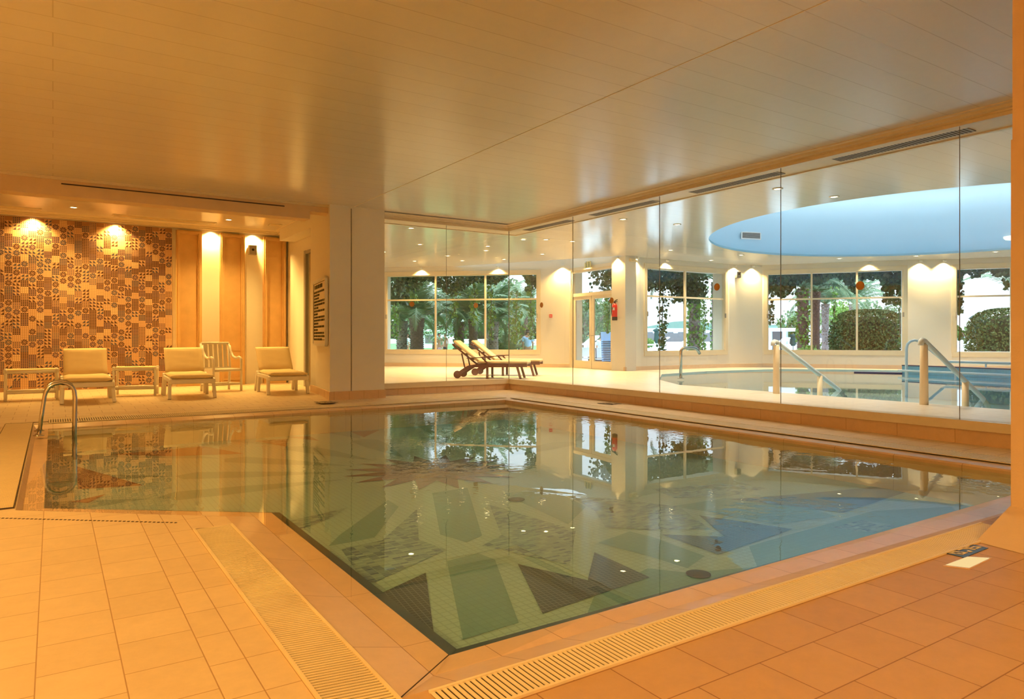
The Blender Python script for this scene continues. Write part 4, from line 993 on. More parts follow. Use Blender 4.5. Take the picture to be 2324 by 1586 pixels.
m = MB(); m.box((0, 0, 0), (.30, .09, .09)); m.build('housing', M['trim'], root, bevel=.01); m = MB(); m.box((0, -.05, -.01), (.26, .02, .05)); m.build('diffuser', M['canvas'], root)
p, rz = on_wall(1671.5, 624, BAY[2], BAY[3], .08)
root = empty('wall_speaker', p, rz, 'small grey wall speaker to the right of the two-light window', 'speaker')
m = MB(); m.box((0, 0, 0), (.15, .14, .20)); m.build('cabinet', M['grille'], root, bevel=.008); m = MB(); m.tube([(0, -.071, .02), (0, -.075, .02)], .03, 14); m.build('cone', M['black'], root)
p, rz = on_wall(2164, 807, BAY[5], BAY[6], .008)
root = empty('wall_socket', p, rz, 'small white double socket on the wall below the window at the orange pillar', 'socket')
m = MB(); m.box((0, 0, 0), (.10, .016, .05)); m.build('plate', M['white'], root)
for s in (-.025, .025): m = MB(); m.box((s, -.009, 0), (.025, .004, .03)); m.build('outlet', M['grille'], root)
# ---- glazed double door
_, Pa = hit(1298, D0, D1); _, Pb = hit(1392, D0, D1); Pm = hit(1341, D0, D1)[1]
dd = Vector((Pb[0] - Pa[0], Pb[1] - Pa[1], 0)); LD = dd.length; dd.normalize(); nd_ = Vector((-dd.y, dd.x, 0)); mm = (Vector((Pm[0] - Pa[0], Pm[1] - Pa[1], 0))).length
root = struct(empty('door_1', (Pa[0], Pa[1], ZF))); HT, ZT = 3.24 - ZF, 2.30
m = MB(); o5 = nd_ * .05
for s in (0, LD): m.bar(dd * s + o5, dd * s + o5 + up_(HT - .05), .096, .08, up=dd)
for z in (HT, ZT): m.bar(o5 + up_(z), dd * LD + o5 + up_(z), .10, .10)
for s in (-.07, LD + .07): m.bar(dd * s - nd_ * .015, dd * s - nd_ * .015 + up_(HT + .02), .027, .097, up=dd)
m.bar(-nd_ * .015 + up_(HT + .07) - dd * .1, dd * (LD + .1) - nd_ * .015 + up_(HT + .07), .03, .10)
m.build('door_frame', M['trim'], root)
for i, (s0, s1) in enumerate(((.05, mm - .01), (mm + .01, LD - .05))):
    m = MB(); fw = .11
    for s in (s0 + fw / 2, s1 - fw / 2): m.bar(dd * s + o5, dd * s + o5 + up_(ZT - .05), .047, fw, up=dd)
    m.bar(dd * s0 + o5 + up_(.12), dd * s1 + o5 + up_(.12), .05, .24); m.bar(dd * s0 + o5 + up_(ZT - .1), dd * s1 + o5 + up_(ZT - .1), .05, .11)
    lf = m.build('door_leaf', M['trim'], root)
    g = MB(); g.bar(dd * (s0 + fw) + o5 + up_(1.2), dd * (s1 - fw) + o5 + up_(1.2), .006, ZT - .35); g.build('pane', M['pane'], lf)
    hs = s1 - .06 if i == 0 else s0 + .06
    h = MB(); h.tube([dd * hs + nd_ * .02 + up_(1.02), dd * hs - nd_ * .03 + up_(1.02), dd * (hs + (-.1 if i == 0 else .1)) - nd_ * .03 + up_(1.02)], .011, 8); h.build('handle', M['steel'], lf)
g = MB(); g.bar(o5 + dd * .05 + up_((ZT + HT) / 2), o5 + dd * (LD - .05) + up_((ZT + HT) / 2), .006, HT - ZT - .1); g.build('pane', M['pane'], root)

# ================================================================== OUT OF DOORS
def gz(D): return -.25 + .014 * (D - 24) if D > 24 else -.25
m = MB()
for i in range(-14, 15):
    for k in range(14):
        def g3(a, b):
            D = 21 + b * b * .42; p = RT * (a * D * .085) + FW * D; return (p.x, p.y, gz(D) - .3 * (D < 24))
        m.quad(g3(i, k), g3(i + 1, k), g3(i + 1, k + 1), g3(i, k + 1), 0 if i < 1 else 1)
o = m.build('floor_garden', [M['lawn'], M['terrace']]); struct(o)
LF = [(0, -.5), (.42, -.12), (.34, .22), (0, .5), (-.34, .22), (-.42, -.12)]
def leaf(m, p, size, r, mi=0, down=.0):
    u = Vector((r.gauss(0, 1), r.gauss(0, 1), r.gauss(0, 1) * .6)).normalized(); v = Vector((r.gauss(0, .5), r.gauss(0, .5), -down + r.gauss(0, 1) * (1 - down * .6)))
    v = (v - u * v.dot(u)).normalized()
    m.add([p + u * a * size + v * b * size for a, b in LF], [(0, 1, 2, 3), (0, 3, 4, 5)], mi)
def cloud(m, c, rad, n, size, r, mi=0, hollow=.55):
    for _ in range(n):
        d = Vector((r.gauss(0, 1), r.gauss(0, 1), r.gauss(0, 1))).normalized() * (hollow + (1 - hollow) * r.random())
        leaf(m, Vector(c) + Vector((d.x * rad[0], d.y * rad[1], d.z * rad[2])), size * r.uniform(.7, 1.3), r, mi)
def trunk(m, pts, rads, r, knob=.16):                    # a palm stem covered in the stubs of old leaves
    m.tube(pts, rads, 14)
    L = sum((Vector(b) - Vector(a)).length for a, b in zip(pts, pts[1:]))
    for a, b, ra, rb in zip(pts, pts[1:], rads, rads[1:]):
        a, b = Vector(a), Vector(b); n = max(2, int((b - a).length / .075))
        for k in range(n):
            t = k / n; c = a.lerp(b, t); rr = ra + (rb - ra) * t
            for q_ in range(9):
                an = q_ / 9 * 6.283 + k * .37; e = Vector((math.cos(an), math.sin(an), 0)); s_ = Vector((-e.y, e.x, 0)) * rr * .3
                p = c + e * rr * .93; tip = c + e * rr * (1 + knob) + Vector((0, 0, .07))
                m.add([p - s_, p + s_, tip + s_ * .5, tip - s_ * .5], [(0, 1, 2, 3)], r.randrange(2))
def frond_mesh(L, r, droop=.9, wid=.42, n=26):
    m = MB(); pts = []; a = 0.0; p = Vector((0, 0, 0))
    for i in range(n + 1):
        pts.append(p.copy()); an = .95 - droop * 1.75 * (i / n) ** 1.3; p = p + Vector((math.cos(an), 0, math.sin(an))) * L / n
    m.tube(pts, [.03 * (1 - .8 * i / n) for i in range(n + 1)], 5, 0)
    for i in range(3, n):
        d = (pts[i + 1] - pts[i]).normalized()
        for s in (-1, 1):
            for h_ in (0, .5):
                q_ = pts[i].lerp(pts[i + 1], h_); l_ = wid * math.sin(math.pi * min(1, (i + 2 + h_) / (n + 1)) ** .75) + .08
                dr = (Vector((0, s, 0)) * .8 + d * .65 + Vector((0, 0, -.25 + r.gauss(0, .12)))).normalized() * l_
                w_ = d * .022
                m.add([q_ - w_, q_ + w_, q_ + dr * .6 + w_ * .8 + Vector((0, 0, -.02)), q_ + dr + Vector((0, 0, -.07 * l_)), q_ + dr * .6 - w_ * .8 + Vector((0, 0, -.02))], [(0, 1, 2, 3, 4)], 0)
    return m
def palm(px, D, wpx, ytop, L, nf, label, cat='palm', crown=True, bark='bark', ivy=0, seed=1, lean=0.0):
    r = random.Random(seed); b = ad(px, HY, D); b.z = gz(D); top = ad(px + lean, ytop, D); rr = wpx / 2 * D / F
    root = empty('palm_tree', b, 0, label, 'palm tree', 'palms in the hotel garden'); t = top - b
    m = MB(); trunk(m, [(0, 0, -.1), t * .35, t * .75, t], [rr * 1.05, rr, rr * .97, rr * 1.15], r)
    m.build('trunk', [M[bark], M['bark']], root)
    if crown:
        meshes = []
        for k in range(nf):
            an = k * 2.399 + r.random() * .3; lift = 1 - (k / nf); fm = frond_mesh(L * r.uniform(.85, 1.1), r, droop=.55 + .75 * (k / nf))
            o = fm.build('frond', M['frond'], root); o.location = t; o.rotation_euler = (0, R(-24 + 62 * (k / nf) - 14), an)
    if ivy:
        m = MB()
        for k in range(ivy):
            q_ = r.random(); an = r.uniform(2.2, 5.2) + .0; c = t * q_ + Vector((math.cos(an), math.sin(an), 0)) * rr * 1.2; leaf(m, c, .12, r, 0, .5)
        m.build('climbing_ivy', M['leaf_bright'], root)
    return root
PL = [(912, 29, 24, 728, 'palm with a grey stubby trunk, leftmost in the widest garden window'),
      (946, 27, 30, 722, 'thick brown palm trunk, second from the left in the widest garden window'),
      (1042, 30, 22, 730, 'palm trunk just left of the second glazing bar of the widest garden window'),
      (1074, 28, 20, 724, 'dark palm trunk behind the teak lounger backs'),
      (1120, 29, 22, 730, 'grey speckled palm trunk in the right light of the widest garden window'),
      (1186, 36, 22, 718, 'palm trunk behind the person in the light blue shirt')]
for i, (px, D, wp_, yt, lb) in enumerate(PL): palm(px, D, wp_, yt, 2.4, 22, lb, seed=20 + i, bark='bark_grey' if i in (0, 4) else 'bark', ivy=120 if i in (2, 5) else 0)
palm(1576, 26, 26, 640, 2.6, 18, 'grey palm trunk in the right light of the two-light window', seed=31, bark='bark_grey', ivy=300)
palm(1628, 28, 24, 640, 2.4, 16, 'brown palm trunk at the right end of the two-light window', seed=32, ivy=160)
palm(1822, 29, 24, 655, 2.6, 20, 'shaggy brown palm trunk left of the first glazing bar of the three-light window', seed=33, ivy=260)
palm(1850, 30, 20, 662, 2.4, 16, 'brown palm trunk just right of the first glazing bar of the three-light window', seed=34)
palm(1873, 33, 15, 690, 2.2, 20, 'slim pale palm trunk left of the clipped hedge', seed=35, bark='bark_grey')
palm(1938, 38, 18, 690, 3.2, 26, 'palm with a pale crown rising behind the clipped hedge', seed=36, bark='bark_grey')
# low cycad in the garden
p = ad(1146, HY, 31); root = empty('fan_palm', (p.x, p.y, gz(31)), 0, 'small low palm with stiff fronds just left of the person in the light blue shirt', 'palm tree'); r = random.Random(50)
m = MB(); m.tube([(0, 0, -.1), (0, 0, .45)], .14, 10); m.build('trunk', M['bark'], root)
for k in range(16):
    o = frond_mesh(1.3, r, droop=.35, wid=.3, n=16).build('frond', M['frond'], root); o.location = (0, 0, .42); o.rotation_euler = (0, R(-35 + 40 * r.random()), k * 2.4)
# long drooping frond at the right window
p = ad(2216, 712, 27); root = empty('palm_tree', (ad(2330, HY, 31)).to_tuple()[:2] + (gz(31),), 0, 'palm behind the pillar reaching one long drooping frond into the right window', 'palm tree'); r = random.Random(51)
tp = ad(2336, 668, 31) - root.location
m = MB(); trunk(m, [(0, 0, -.1), tp * .5, tp], [.22, .2, .22], r); m.build('trunk', M['bark'], root)
for k, (an, tilt) in enumerate(((180, 12), (200, -25), (150, -10), (90, 0), (30, -10), (270, -5), (320, 10), (230, 30))):
    o = frond_mesh(3.3, r, droop=.75, wid=.55, n=34).build('frond', M['frond'], root); o.location = tp; o.rotation_euler = (0, R(tilt), R(an) - TH)
# leafy trees
def tree(px, D, ytop, ybot, wpx, n, size, label, m_leaf='leaf', seed=1, name='garden_tree'):
    r = random.Random(seed); b = ad(px, HY, D); b.z = gz(D); root = empty(name, b, 0, label, 'tree', 'trees in the hotel garden')
    c0 = ad(px, ytop, D).z; c1 = ad(px, ybot, D).z; h = (c0 - c1) / 2; cz = (c0 + c1) / 2 - b.z; wr = wpx / 2 * D / F
    m = MB(); m.tube([(0, 0, -.1), (.1, 0, cz * .6), (0, .1, cz)], [.16, .12, .06], 8)
    for k in range(5): m.tube([(0, 0, cz * .5), (wr * .5 * math.cos(k * 1.3), wr * .5 * math.sin(k * 1.3), cz + h * .3)], [.06, .02], 6)
    m.build('trunk', M['bark'], root)
    m = MB()
    for k in range(9):
        d = Vector((r.gauss(0, .5), r.gauss(0, .5), r.gauss(0, .5))); cc = Vector((d.x * wr, d.y * wr, cz + d.z * h)); cloud(m, cc, (wr * .55, wr * .55, h * .5), n // 9, size, r)
    m.build('crown', M[m_leaf], root); return root
TR = [(870, 40, 560, 740, 170, 'dark leafy tree filling the left end of the widest garden window', 'leaf_dark', 2600),
      (985, 46, 640, 772, 150, 'feathery grey-green tree behind the palms of the widest garden window', 'frond', 1700),
      (1105, 44, 600, 765, 170, 'green tree behind the middle of the widest garden window', 'leaf', 2400),
      (1168, 50, 690, 790, 90, 'bushy green tree left of the person in the light blue shirt', 'leaf', 1300),
      (1345, 48, 660, 776, 150, 'broad green tree behind the glazed door', 'leaf', 2600),
      (1318, 40, 690, 775, 50, 'narrow dark tree at the left of the glazed door', 'leaf_dark', 900),
      (1795, 78, 722, 760, 40, 'small distant tree behind the white pergola', 'leaf', 500),
      (1905, 52, 690, 760, 110, 'bright green tree to the left of the clipped hedge', 'leaf_bright', 1300),
      (2010, 44, 670, 760, 120, 'grey-green tree behind the clipped hedge', 'frond', 1500),
      (2200, 60, 735, 790, 70, 'round green tree beside the closed parasol in the right window', 'leaf', 1000)]
for i, (px, D, a, b, w_, lb, ml_, n) in enumerate(TR): tree(px, D, a, b, w_, n, .16 if D < 60 else .3, lb, ml_, 60 + i)
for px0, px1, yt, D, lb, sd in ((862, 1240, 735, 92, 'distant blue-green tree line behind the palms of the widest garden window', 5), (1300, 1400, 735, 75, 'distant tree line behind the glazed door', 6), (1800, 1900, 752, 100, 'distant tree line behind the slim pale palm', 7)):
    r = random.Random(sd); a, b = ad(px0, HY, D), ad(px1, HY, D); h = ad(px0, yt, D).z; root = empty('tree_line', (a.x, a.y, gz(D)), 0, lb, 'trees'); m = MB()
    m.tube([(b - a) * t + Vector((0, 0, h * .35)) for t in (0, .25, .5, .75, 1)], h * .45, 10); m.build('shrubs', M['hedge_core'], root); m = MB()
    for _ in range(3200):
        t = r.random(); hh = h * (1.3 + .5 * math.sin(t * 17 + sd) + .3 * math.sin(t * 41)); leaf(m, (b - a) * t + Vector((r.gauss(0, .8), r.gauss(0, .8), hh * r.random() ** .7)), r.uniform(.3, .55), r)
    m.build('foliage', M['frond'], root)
# clipped hedges
def hedge(px0, px1, ytop, D, n, label, seed):
    r = random.Random(seed); pc = (px0 + px1) / 2; b = ad(pc, HY, D); b.z = gz(D); rx = (px1 - px0) / 2 * D / F; h = ad(pc, ytop, D).z - b.z
    root = empty('clipped_hedge', b, -TH, label, 'hedge', 'clipped hedges in the garden')
    def sup():                                            # a point on a rounded box
        d = Vector((r.gauss(0, 1), r.gauss(0, 1), r.gauss(0, 1))); d /= (abs(d.x) ** 3.2 + abs(d.y) ** 3.2 + abs(d.z) ** 3.2) ** (1 / 3.2)
        return Vector((rx * d.x, rx * .8 * d.y, h / 2 + h / 2 * d.z))
    m = MB(); K = 20
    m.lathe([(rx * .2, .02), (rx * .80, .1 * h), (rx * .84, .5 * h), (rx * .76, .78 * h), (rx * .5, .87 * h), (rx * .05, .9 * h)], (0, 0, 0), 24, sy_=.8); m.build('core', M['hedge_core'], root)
    m = MB()
    for _ in range(n):
        q_ = sup(); leaf(m, Vector((q_.x * (k_ := r.uniform(.88, 1.02)), q_.y * k_, q_.z)), r.uniform(.06, .10), r)
    m.build('foliage', M['hedge'], root)
hedge(1893, 2046, 703, 27.5, 11000, 'large rounded clipped hedge in the right half of the three-light window', 80)
hedge(2212, 2380, 700, 26, 9000, 'clipped hedge cut off by the orange pillar in the right window', 81)
# shrubs
for px, D, yt, w_, lb, sd in ((1882, 36, 768, 44, 'yellow-green shrub at the foot of the slim palm in the three-light window', 90), (1472, 60, 768, 26, 'low olive shrub beyond the lawn at the left of the two-light window', 91), (1838, 27, 782, 60, 'agave-like low plant in front of the white pergola', 92)):
    r = random.Random(sd); b = ad(px, HY, D); b.z = gz(D); root = empty('garden_shrub', b, 0, lb, 'shrub'); h = ad(px, yt, D).z - b.z; wr = w_ / 2 * D / F
    m = MB(); cloud(m, (0, 0, h * .5), (wr, wr, h * .5), 700, .12, r, 0, .3); m.build('foliage', M['leaf_bright'], root); m = MB(); m.tube([(0, 0, -.05), (0, 0, h * .5)], .03, 6); m.build('stem', M['bark'], root)
# climbing ivy over the windows and its hanging strands
def ivy(A, B, px0, px1, n, zlo, zhi, label, seed, gaps=(), extra=()):
    r = random.Random(seed); d = Vector((B[0] - A[0], B[1] - A[1], 0)).normalized(); nn = Vector((-d.y, d.x, 0)); P0 = hit(px0, A, B)[1]; P1 = hit(px1, A, B)[1]; L = math.hypot(P1[0] - P0[0], P1[1] - P0[1])
    root = empty('ivy_curtain', (P0[0], P0[1], zhi), 0, label, 'climbing plant', 'ivy hanging outside the windows')
    m = MB()
    for _ in range(n):
        t = r.random(); lo = zlo + .22 * math.sin(t * 9 + seed) + .16 * math.sin(t * 23 + seed * 2)
        for ga, gb, gz_ in gaps:
            if ga < t < gb: lo = max(lo, gz_)
        z = zhi - (zhi - lo) * r.random() ** .8
        leaf(m, d * (t * L) + nn * r.uniform(.75, 1.5) + up_(z - zhi), r.uniform(.085, .145), r, 0, .55)
    for ta, tb, za, n2 in extra:
        for _ in range(n2): leaf(m, d * (r.uniform(ta, tb) * L) + nn * r.uniform(.75, 1.3) + up_(r.uniform(za, zhi) - zhi), r.uniform(.10, .17), r, 0, .55)
    m.build('foliage', M['leaf_dark'], root)
    m = MB(); m.tube([nn * 1.1 + up_(.1), d * L * .5 + nn * 1.1 + up_(.02), d * L + nn * 1.1 + up_(.1)], .035, 6); m.build('stem', M['bark'], root)
ivy(AL, B1, 860, 1235, 3600, 3.02, 3.55, 'dark ivy hanging along the top of the widest garden window', 1, extra=((.0, .12, 2.3, 420), (.12, .2, 2.75, 120), (.86, .99, 2.72, 200)))
ivy(D0, D1, 1290, 1400, 900, 2.78, 3.55, 'dark ivy hanging outside the fanlight over the glazed door', 2)
ivy(BAY[1], BAY[2], 1450, 1650, 3000, 2.62, 3.6, 'dark ivy hanging across the top of the two-light window', 3, gaps=((.05, .16, 2.9),), extra=((.62, .98, 2.3, 420),))
ivy(BAY[3], BAY[4], 1735, 2060, 3500, 2.86, 3.6, 'dark ivy hanging across the top of the three-light window', 4, gaps=((.68, .85, 3.05),), extra=((.86, .99, 2.2, 360), (.0, .06, 1.6, 160), (.06, .3, 2.6, 160)))
ivy(BAY[5], BAY[6], 2160, 2400, 1500, 2.95, 3.6, 'ivy framing the right window beside the orange pillar', 5, gaps=((.3, .6, 3.05),), extra=((.02, .17, 1.9, 420), (.02, .09, 1.0, 120)))
def strand(px, ytop, ybot, D, w_, n, label, seed, ml_='leaf'):
    r = random.Random(seed); a, b = ad(px, ytop, D), ad(px + r.uniform(-4, 6), ybot, D); root = empty('ivy_strand', a, 0, label, 'climbing plant', 'ivy strands hanging outside the windows'); e = b - a
    path = [e * t + Vector((.05 * math.sin(t * 7 + seed), .05 * math.cos(t * 5), 0)) for t in [k / 10 for k in range(11)]]
    m = MB(); m.tube(path, .012, 5); m.build('stem', M['bark'], root); m = MB()
    for _ in range(n):
        t = r.random() ** .9; c = e * t; ww = w_ * (1 - .55 * t); leaf(m, c + Vector((r.gauss(0, ww), r.gauss(0, ww), 0)), r.uniform(.07, .12), r, 0, .6)
    m.build('foliage', M[ml_], root)
strand(1505, 640, 797, 22.6, .12, 300, 'long ivy strand hanging in the left light of the two-light window', 1)
strand(893, 640, 770, 25.5, .16, 260, 'bright ivy strand at the left end of the widest garden window', 2, 'leaf_bright')
strand(938, 625, 690, 25.2, .14, 200, 'bright short ivy strand left of the first glazing bar of the widest garden window', 3, 'leaf_bright')
strand(1032, 630, 720, 24.6, .12, 170, 'ivy strand right of the first glazing bar of the widest garden window', 4, 'leaf_bright')
strand(1074, 625, 740, 24.4, .12, 200, 'ivy strand left of the second glazing bar of the widest garden window', 5, 'leaf_bright')
strand(1112, 620, 770, 24.2, .10, 210, 'ivy strand right of the second glazing bar of the widest garden window', 6, 'leaf_bright')
strand(1172, 660, 780, 24.0, .16, 260, 'bright ivy strand left of the right end of the widest garden window', 7, 'leaf_bright')
strand(1207, 640, 770, 23.8, .10, 200, 'bright ivy strand at the right end of the widest garden window', 8, 'leaf_bright')
strand(1310, 680, 790, 24.2, .12, 200, 'ivy strand in the left leaf of the glazed door', 9)
strand(1378, 610, 756, 23.5, .06, 170, 'slanting yellow-green ivy strand in the right leaf of the glazed door', 10, 'leaf_bright')
strand(1596, 640, 795, 24.0, .10, 260, 'bright ivy strand right of the grey palm trunk in the two-light window', 11, 'leaf_bright')
strand(1893, 650, 730, 25.5, .06, 110, 'thin ivy strand left of the clipped hedge', 12, 'leaf_bright')
strand(2042, 640, 790, 24.5, .05, 110, 'thin ivy strand at the right end of the three-light window', 13)
# hill, houses, pergola
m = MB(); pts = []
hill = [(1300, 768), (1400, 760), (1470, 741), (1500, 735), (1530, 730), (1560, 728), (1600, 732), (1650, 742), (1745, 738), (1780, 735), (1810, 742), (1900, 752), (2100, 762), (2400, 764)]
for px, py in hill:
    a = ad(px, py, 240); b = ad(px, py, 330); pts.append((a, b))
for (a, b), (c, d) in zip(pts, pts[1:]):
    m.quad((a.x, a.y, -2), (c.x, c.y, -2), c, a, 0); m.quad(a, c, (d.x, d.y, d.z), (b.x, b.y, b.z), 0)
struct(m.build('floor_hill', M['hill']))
def house(px0, px1, ytop, D, dep, label, wins=3, roof=None, dark=None):
    b = ad((px0 + px1) / 2, HY, D); b.z = gz(D); w_ = (px1 - px0) * D / F; h = ad(px0, ytop, D).z - b.z
    root = empty('white_building', b, -TH, label, 'building', 'white buildings beyond the pool terrace')
    m = MB(); m.b2((-w_ / 2, 0, -.2), (w_ / 2, dep, h)); m.build('wall', M['house'], root)
    m = MB(); m.b2((-w_ / 2 - .3, -.3, h), (w_ / 2 + .3, dep + .3, h + .18)); m.build('roof', M['house'] if not roof else M[roof], root)
    for k in range(wins):
        x = -w_ / 2 + w_ * (k + .5) / wins; m = MB(); m.b2((x - w_ / wins * .28, -.06, h * .3), (x + w_ / wins * .28, .02, h * .78)); m.build('window', M['fence'], root)
house(1440, 1580, 748, 95, 8, 'long low white building under the hill in the two-light window', 6)
house(1600, 1640, 752, 110, 6, 'small white building between the palms at the right of the two-light window', 2)
house(1738, 1800, 744, 85, 6, 'white building with a grey-green roof behind the white pergola', 3, 'hill')
house(1852, 1895, 741, 80, 6, 'white rooftop seen between the slim palm and the clipped hedge', 2)
house(955, 1000, 752, 60, 5, 'small white garden building behind the palms in the widest garden window', 1)
house(1008, 1045, 718, 80, 5, 'pale tall building behind the palm crowns in the widest garden window', 1)
m = MB(); a, b = ad(1445, HY, 88), ad(1640, HY, 88); m.bar((a.x, a.y, .9), (b.x, b.y, .9), .3, 1.6); tag(m.build('garden_fence', M['fence']), 'long grey-brown fence in front of the low white building', 'fence')
m = MB(); a, b = ad(880, HY, 75), ad(1235, HY, 75); m.bar((a.x, a.y, .75), (b.x, b.y, .75), .3, .5); tag(m.build('terrace_kerb', M['house']), 'pale low kerb at the far side of the lawn behind the palms', 'kerb')
p0_ = ad(1742, HY, 48); root = empty('pergola', (p0_.x, p0_.y, gz(48)), -TH, 'white flat-roofed pergola left of the shaggy palm trunk in the three-light window', 'pergola')
W5 = 78 * 48 / F
for x in (.1, W5 * .48, W5 - .1):
    for y in (0, 2.5):
        m = MB(); m.b2((x - .09, y - .09, -.1), (x + .09, y + .09, 1.55)); m.build('post', M['house'], root)
m = MB(); m.b2((-.2, -.3, 1.5), (W5 + .2, 2.8, 1.72)); m.build('roof', M['house'], root)
m = MB(); m.b2((.1, 2.5, .1), (W5, 2.6, 1.5)); m.build('back_screen', M['fence'], root)
# closed parasols
for px, yt, yb, D, lb in ((1490, 745, 779, 60, 'closed dark green parasol in the left light of the two-light window'), (1888, 754, 790, 45, 'closed dark green parasol just left of the clipped hedge'),
                          (2219, 713, 780, 32, 'closed dark green parasol beside the hedge in the right window'), (1800, 758, 785, 50, 'closed dark green parasol in front of the white pergola')):
    b = ad(px, HY, D); b.z = gz(D); root = empty('closed_parasol', b, 0, lb, 'parasol', 'closed parasols by the outdoor pool'); zt = ad(px, yt, D).z - b.z; z0 = max(.35, ad(px, yb, D).z - b.z)
    m = MB(); m.tube([(0, 0, -.1), (0, 0, zt + .08)], .03, 8); m.build('pole', M['fence'], root); h = zt - z0
    m = MB(); seg = 16; prof = [(.10, z0), (.20, z0 + .2 * h), (.16, z0 + .55 * h), (.17, z0 + .78 * h), (.30, z0 + .86 * h), (.16, z0 + .96 * h), (.03, zt)]; vs = []
    for rr, z in prof:
        for k in range(seg): an = k / seg * 6.283; q_ = rr * (1 + .22 * (k % 2)); vs.append((q_ * math.cos(an), q_ * math.sin(an), z))
    m.add(vs, [(i * seg + k, i * seg + (k + 1) % seg, (i + 1) * seg + (k + 1) % seg, (i + 1) * seg + k) for i in range(len(prof) - 1) for k in range(seg)], 0); m.build('canopy', M['umb'], root)
# outdoor pool loungers and furniture
def olounger(label):
    root = empty('white_lounger', (0, 0, 0), 0, label, 'sun lounger', 'white loungers on the terrace')
    m = MB(); m.box((0, 0, .32), (1.9, .65, .07)); m.build('seat', M['house'], root); m = MB(); m.bar((.35, 0, .35), (.95, 0, .75), .62, .05, up=(0, 0, 1)); m.build('backrest', M['house'], root)
    for x in (-.8, .6):
        for y in (-.28, .28): m = MB(); m.box((x, y, .15), (.06, .06, .3)); m.build('leg', M['house'], root)
    return root
OL = [(1480, 40, 'white lounger at the foot of the closed parasol in the two-light window'), (1535, 44, 'white lounger left of the glazing bar of the two-light window'), (1322, 36, 'white lounger in the left leaf of the glazed door'),
      (1620, 40, 'white lounger between the two palm trunks of the two-light window'), (1880, 38, 'white lounger left of the clipped hedge'), (2200, 40, 'white lounger at the foot of the parasol in the right window'), (2235, 42, 'white lounger behind the hedge in the right window'),
      (1756, 42, 'white lounger in front of the white pergola'), (1213, 40, 'white lounger to the right of the person in the light blue shirt')]
l0 = olounger(OL[0][2])
for i, (px, D, lb) in enumerate(OL):
    o = l0 if i == 0 else copy_tree(l0); p = ad(px, HY, D); o.location = (p.x, p.y, max(gz(D), ad(px, 795, D).z)); o.rotation_euler.z = -TH + .3 * (i % 3); o['label'] = lb
for px, D, lb in ((1331, 26, 'white folding chair in the left leaf of the glazed door'), (1359, 25.5, 'white folding chair in front of the person with the tie'), (1368, 25.2, 'second white folding chair, right of the other in the right door leaf')):
    p = ad(px, HY, D); root = empty('folding_chair', (p.x, p.y, gz(D) + .15), -TH, lb, 'chair')
    for s in (-.2, .2):
        m = MB(); m.bar((s, 0, 0), (s, .3, .45), .03, .03); m.bar((s, .3, 0), (s, 0, .45), .03, .03); m.bar((s, .3, .4), (s, .4, .85), .03, .03); m.build('leg', M['cloth_dark'], root)
    m = MB(); m.box((0, .15, .45), (.42, .36, .03)); m.build('seat', M['house'], root); m = MB(); m.bar((0, .33, .5), (0, .40, .85), .38, .02, up=(0, 1, 0)); m.build('backrest', M['house'], root)
p = ad(1382, HY, 24.5); root = empty('stacked_chairs', (p.x, p.y, gz(24.5)), -TH, 'tall stack of pale blue-white plastic chairs at the right edge of the door glass', 'chair stack')
for k in range(16):
    m = MB(); m.box((0, .02 * k, .35 + k * .062), (.42, .45, .03)); m.bar((0, .22 + .02 * k, .36 + k * .062), (0, .3 + .02 * k, .66 + k * .062), .42, .025, up=(0, 1, 0)); m.build('chair', M['shirt_blue'], root)
p = ad(1352, HY, 27); m = MB(); m.lathe([(.28, 0), (.32, .35), (.30, .36), (.26, .05)], (0, 0, 0), 16); tag(m.build('wicker_basket', M['teak'], loc=(p.x, p.y, gz(27) + .35)), 'brown wicker basket in the right door leaf beside the folding chairs', 'basket')
m = MB(); a, b = ad(1314, HY, 46), ad(1392, HY, 46); m.bar((a.x, a.y, .35), (b.x, b.y, .35), .3, 1.0); tag(m.build('terrace_wall', M['house']), 'low white terrace wall behind the glazed door', 'wall')
# outdoor pool ladder arches
for px, D, lb in ((1487, 36, 'thin steel pool ladder arch in the left light of the two-light window'), (1905, 31, 'thin steel pool ladder arch in front of the clipped hedge')):
    p = ad(px, HY, D); root = empty('outdoor_pool_ladder', (p.x, p.y, gz(D)), -TH, lb, 'ladder')
    for s in (0, .5):
        m = MB(); m.tube([(0, s, 0), (0, s, .55)] + [(.22 - .22 * math.cos(R(t)), s, .55 + .2 * math.sin(R(t))) for t in (30, 60, 90, 120, 150)] + [(.44, s, .5), (.44, s, 0)], .022, 8); m.build('handrail', M['house'], root)
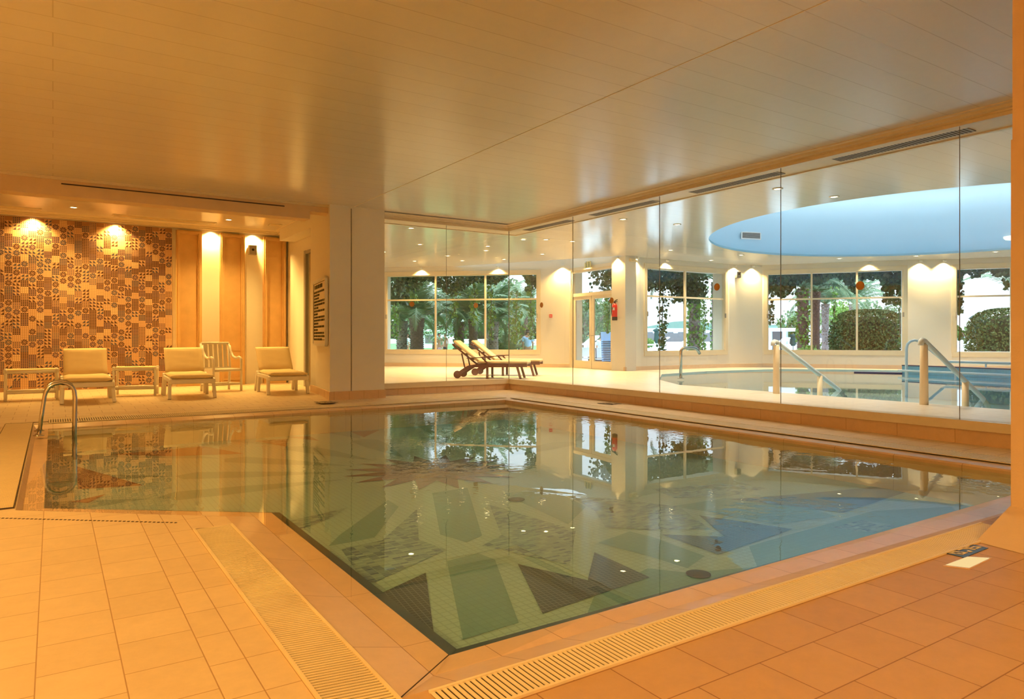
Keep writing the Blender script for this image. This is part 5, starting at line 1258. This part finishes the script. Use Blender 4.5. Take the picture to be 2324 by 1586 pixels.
# ---- people
def skin_obj(name, joints, edges, m_, parent, sub=1):
    me = bpy.data.meshes.new(name); me.from_pydata([j[0] for j in joints], edges, []); me.update(); me.materials.append(m_)
    o = bpy.data.objects.new(name, me); link(o, parent)
    if parent is not None: KIDS.setdefault(parent.name, []).append(o)
    sk = o.modifiers.new('skin', 'SKIN'); sk.use_smooth_shade = True
    for i, j in enumerate(joints):
        v = me.skin_vertices[0].data[i]; v.radius = j[1] if isinstance(j[1], tuple) else (j[1], j[1]); v.use_root = (i == 0)
    s = o.modifiers.new('sub', 'SUBSURF'); s.levels = s.render_levels = sub; return o
def person(px, D, head_y, label, top, bottom, facing=0.0, hair='hair', sleeves=True, tie=False, bare=False, z=None):
    zt = ad(px, head_y, D).z; H_ = 1.72; p = ad(px, HY, D); k = 1.0
    root = empty('person', (p.x, p.y, zt - H_), -TH + facing, label, 'person')
    J = [((0, 0, .93), (.14, .095)), ((0, 0, 1.12), (.125, .085)), ((0, 0, 1.30), (.15, .095)), ((0, 0, 1.43), (.12, .07)), ((0, 0, 1.50), .052), ((0, .0, 1.56), .06), ((0, -.005, 1.63), (.078, .092)), ((0, 0, 1.70), (.05, .06))]
    E = [(i, i + 1) for i in range(7)]
    for s in (-1, 1):
        n = len(J); J += [((s * .17, 0, 1.41), .05), ((s * .22, .0, 1.14), .042), ((s * .21, -.06, .92), .034), ((s * .21, -.09, .84), .03)]; E += [(3, n), (n, n + 1), (n + 1, n + 2), (n + 2, n + 3)]
        for f_, (dx, L_) in enumerate(((-.03, .075), (-.012, .09), (.006, .085), (.024, .07))):
            c = len(J); J += [((s * (.21 + dx), -.10, .80), .010), ((s * (.21 + dx), -.115, .80 - L_), .008)]; E += [(n + 3, c), (c, c + 1)]
        c = len(J); J += [((s * .18, -.13, .82), .011), ((s * .175, -.14, .775), .009)]; E += [(n + 3, c), (c, c + 1)]
        n = len(J); J += [((s * .09, 0, .86), .085), ((s * .095, -.01, .48), .058), ((s * .10, .02, .09), .04), ((s * .10, -.13, .03), .035)]; E += [(0, n), (n, n + 1), (n + 1, n + 2), (n + 2, n + 3)]
    skin_obj('body', J, E, M['skin'], root)
    if not bare:
        T = [((0, 0, .90), (.165, .115)), ((0, 0, 1.12), (.155, .11)), ((0, 0, 1.30), (.178, .12)), ((0, 0, 1.42), (.14, .09)), ((0, 0, 1.47), (.075, .07))]; TE = [(0, 1), (1, 2), (2, 3), (3, 4)]
        for s in (-1, 1): n = len(T); T += [((s * .18, 0, 1.40), .07), ((s * .215, 0, 1.20), .062)]; TE += [(3, n), (n, n + 1)]
        skin_obj('shirt', T, TE, M[top], root)
    B = [((0, 0, .92), (.162, .112)), ((0, 0, .86), (.16, .112))]; BE = [(0, 1)]
    for s in (-1, 1): n = len(B); B += [((s * .095, 0, .80), .10), ((s * .10, 0, .45), .085), ((s * .10, .01, .12), .07)]; BE += [(1, n), (n, n + 1), (n + 1, n + 2)]
    skin_obj('trousers' if not bare else 'shorts', B, BE[:1] + [e for e in BE[1:]], M[bottom], root)
    skin_obj('hair', [((0, .02, 1.66), (.088, .092)), ((0, .02, 1.715), (.06, .07)), ((0, .06, 1.60), (.07, .045))], [(0, 1), (0, 2)], M[hair], root)
    fc = MB()
    for s in (-.03, .03): fc.box((s, -.092, 1.635), (.018, .012, .008), mi=1)
    fc.add([(-.012, -.09, 1.60), (.012, -.09, 1.60), (0, -.118, 1.603), (0, -.09, 1.64)], [(0, 1, 2), (0, 2, 3), (1, 3, 2)]); fc.box((0, -.088, 1.575), (.045, .012, .008), mi=2)
    for s in (-1, 1): fc.box((s * .083, .0, 1.62), (.014, .03, .05))
    fc.build('face', [M['skin'], M['hair'], M['red']], root)
    if tie: t_ = MB(); t_.bar((0, -.125, 1.44), (0, -.135, 1.05), .045, .01, up=(0, 1, 0)); t_.build('tie', mat('blue_tie', (60, 84, 150), .6), root)
    return root
person(1198, 30.5, 749, 'person seen from behind in a light blue T-shirt in the widest garden window', 'shirt_blue', 'cloth_dark', math.pi)
person(1366, 30, 757, 'person in a white shirt with a blue tie behind the right door leaf', 'shirt_white', 'cloth_dark', 0, tie=True)
person(924, 42, 757, 'person in a white shirt and pink skirt between the two left palm trunks', 'shirt_white', 'cloth_pink', math.pi * .7)
person(997, 45, 757, 'bare-chested person in pink shorts just right of the first glazing bar', 'shirt_white', 'cloth_pink', .6, bare=True)
person(1010, 47, 757, 'second bare-chested person in dark shorts, beside the one in pink shorts', 'shirt_white', 'cloth_dark', -.4, bare=True)
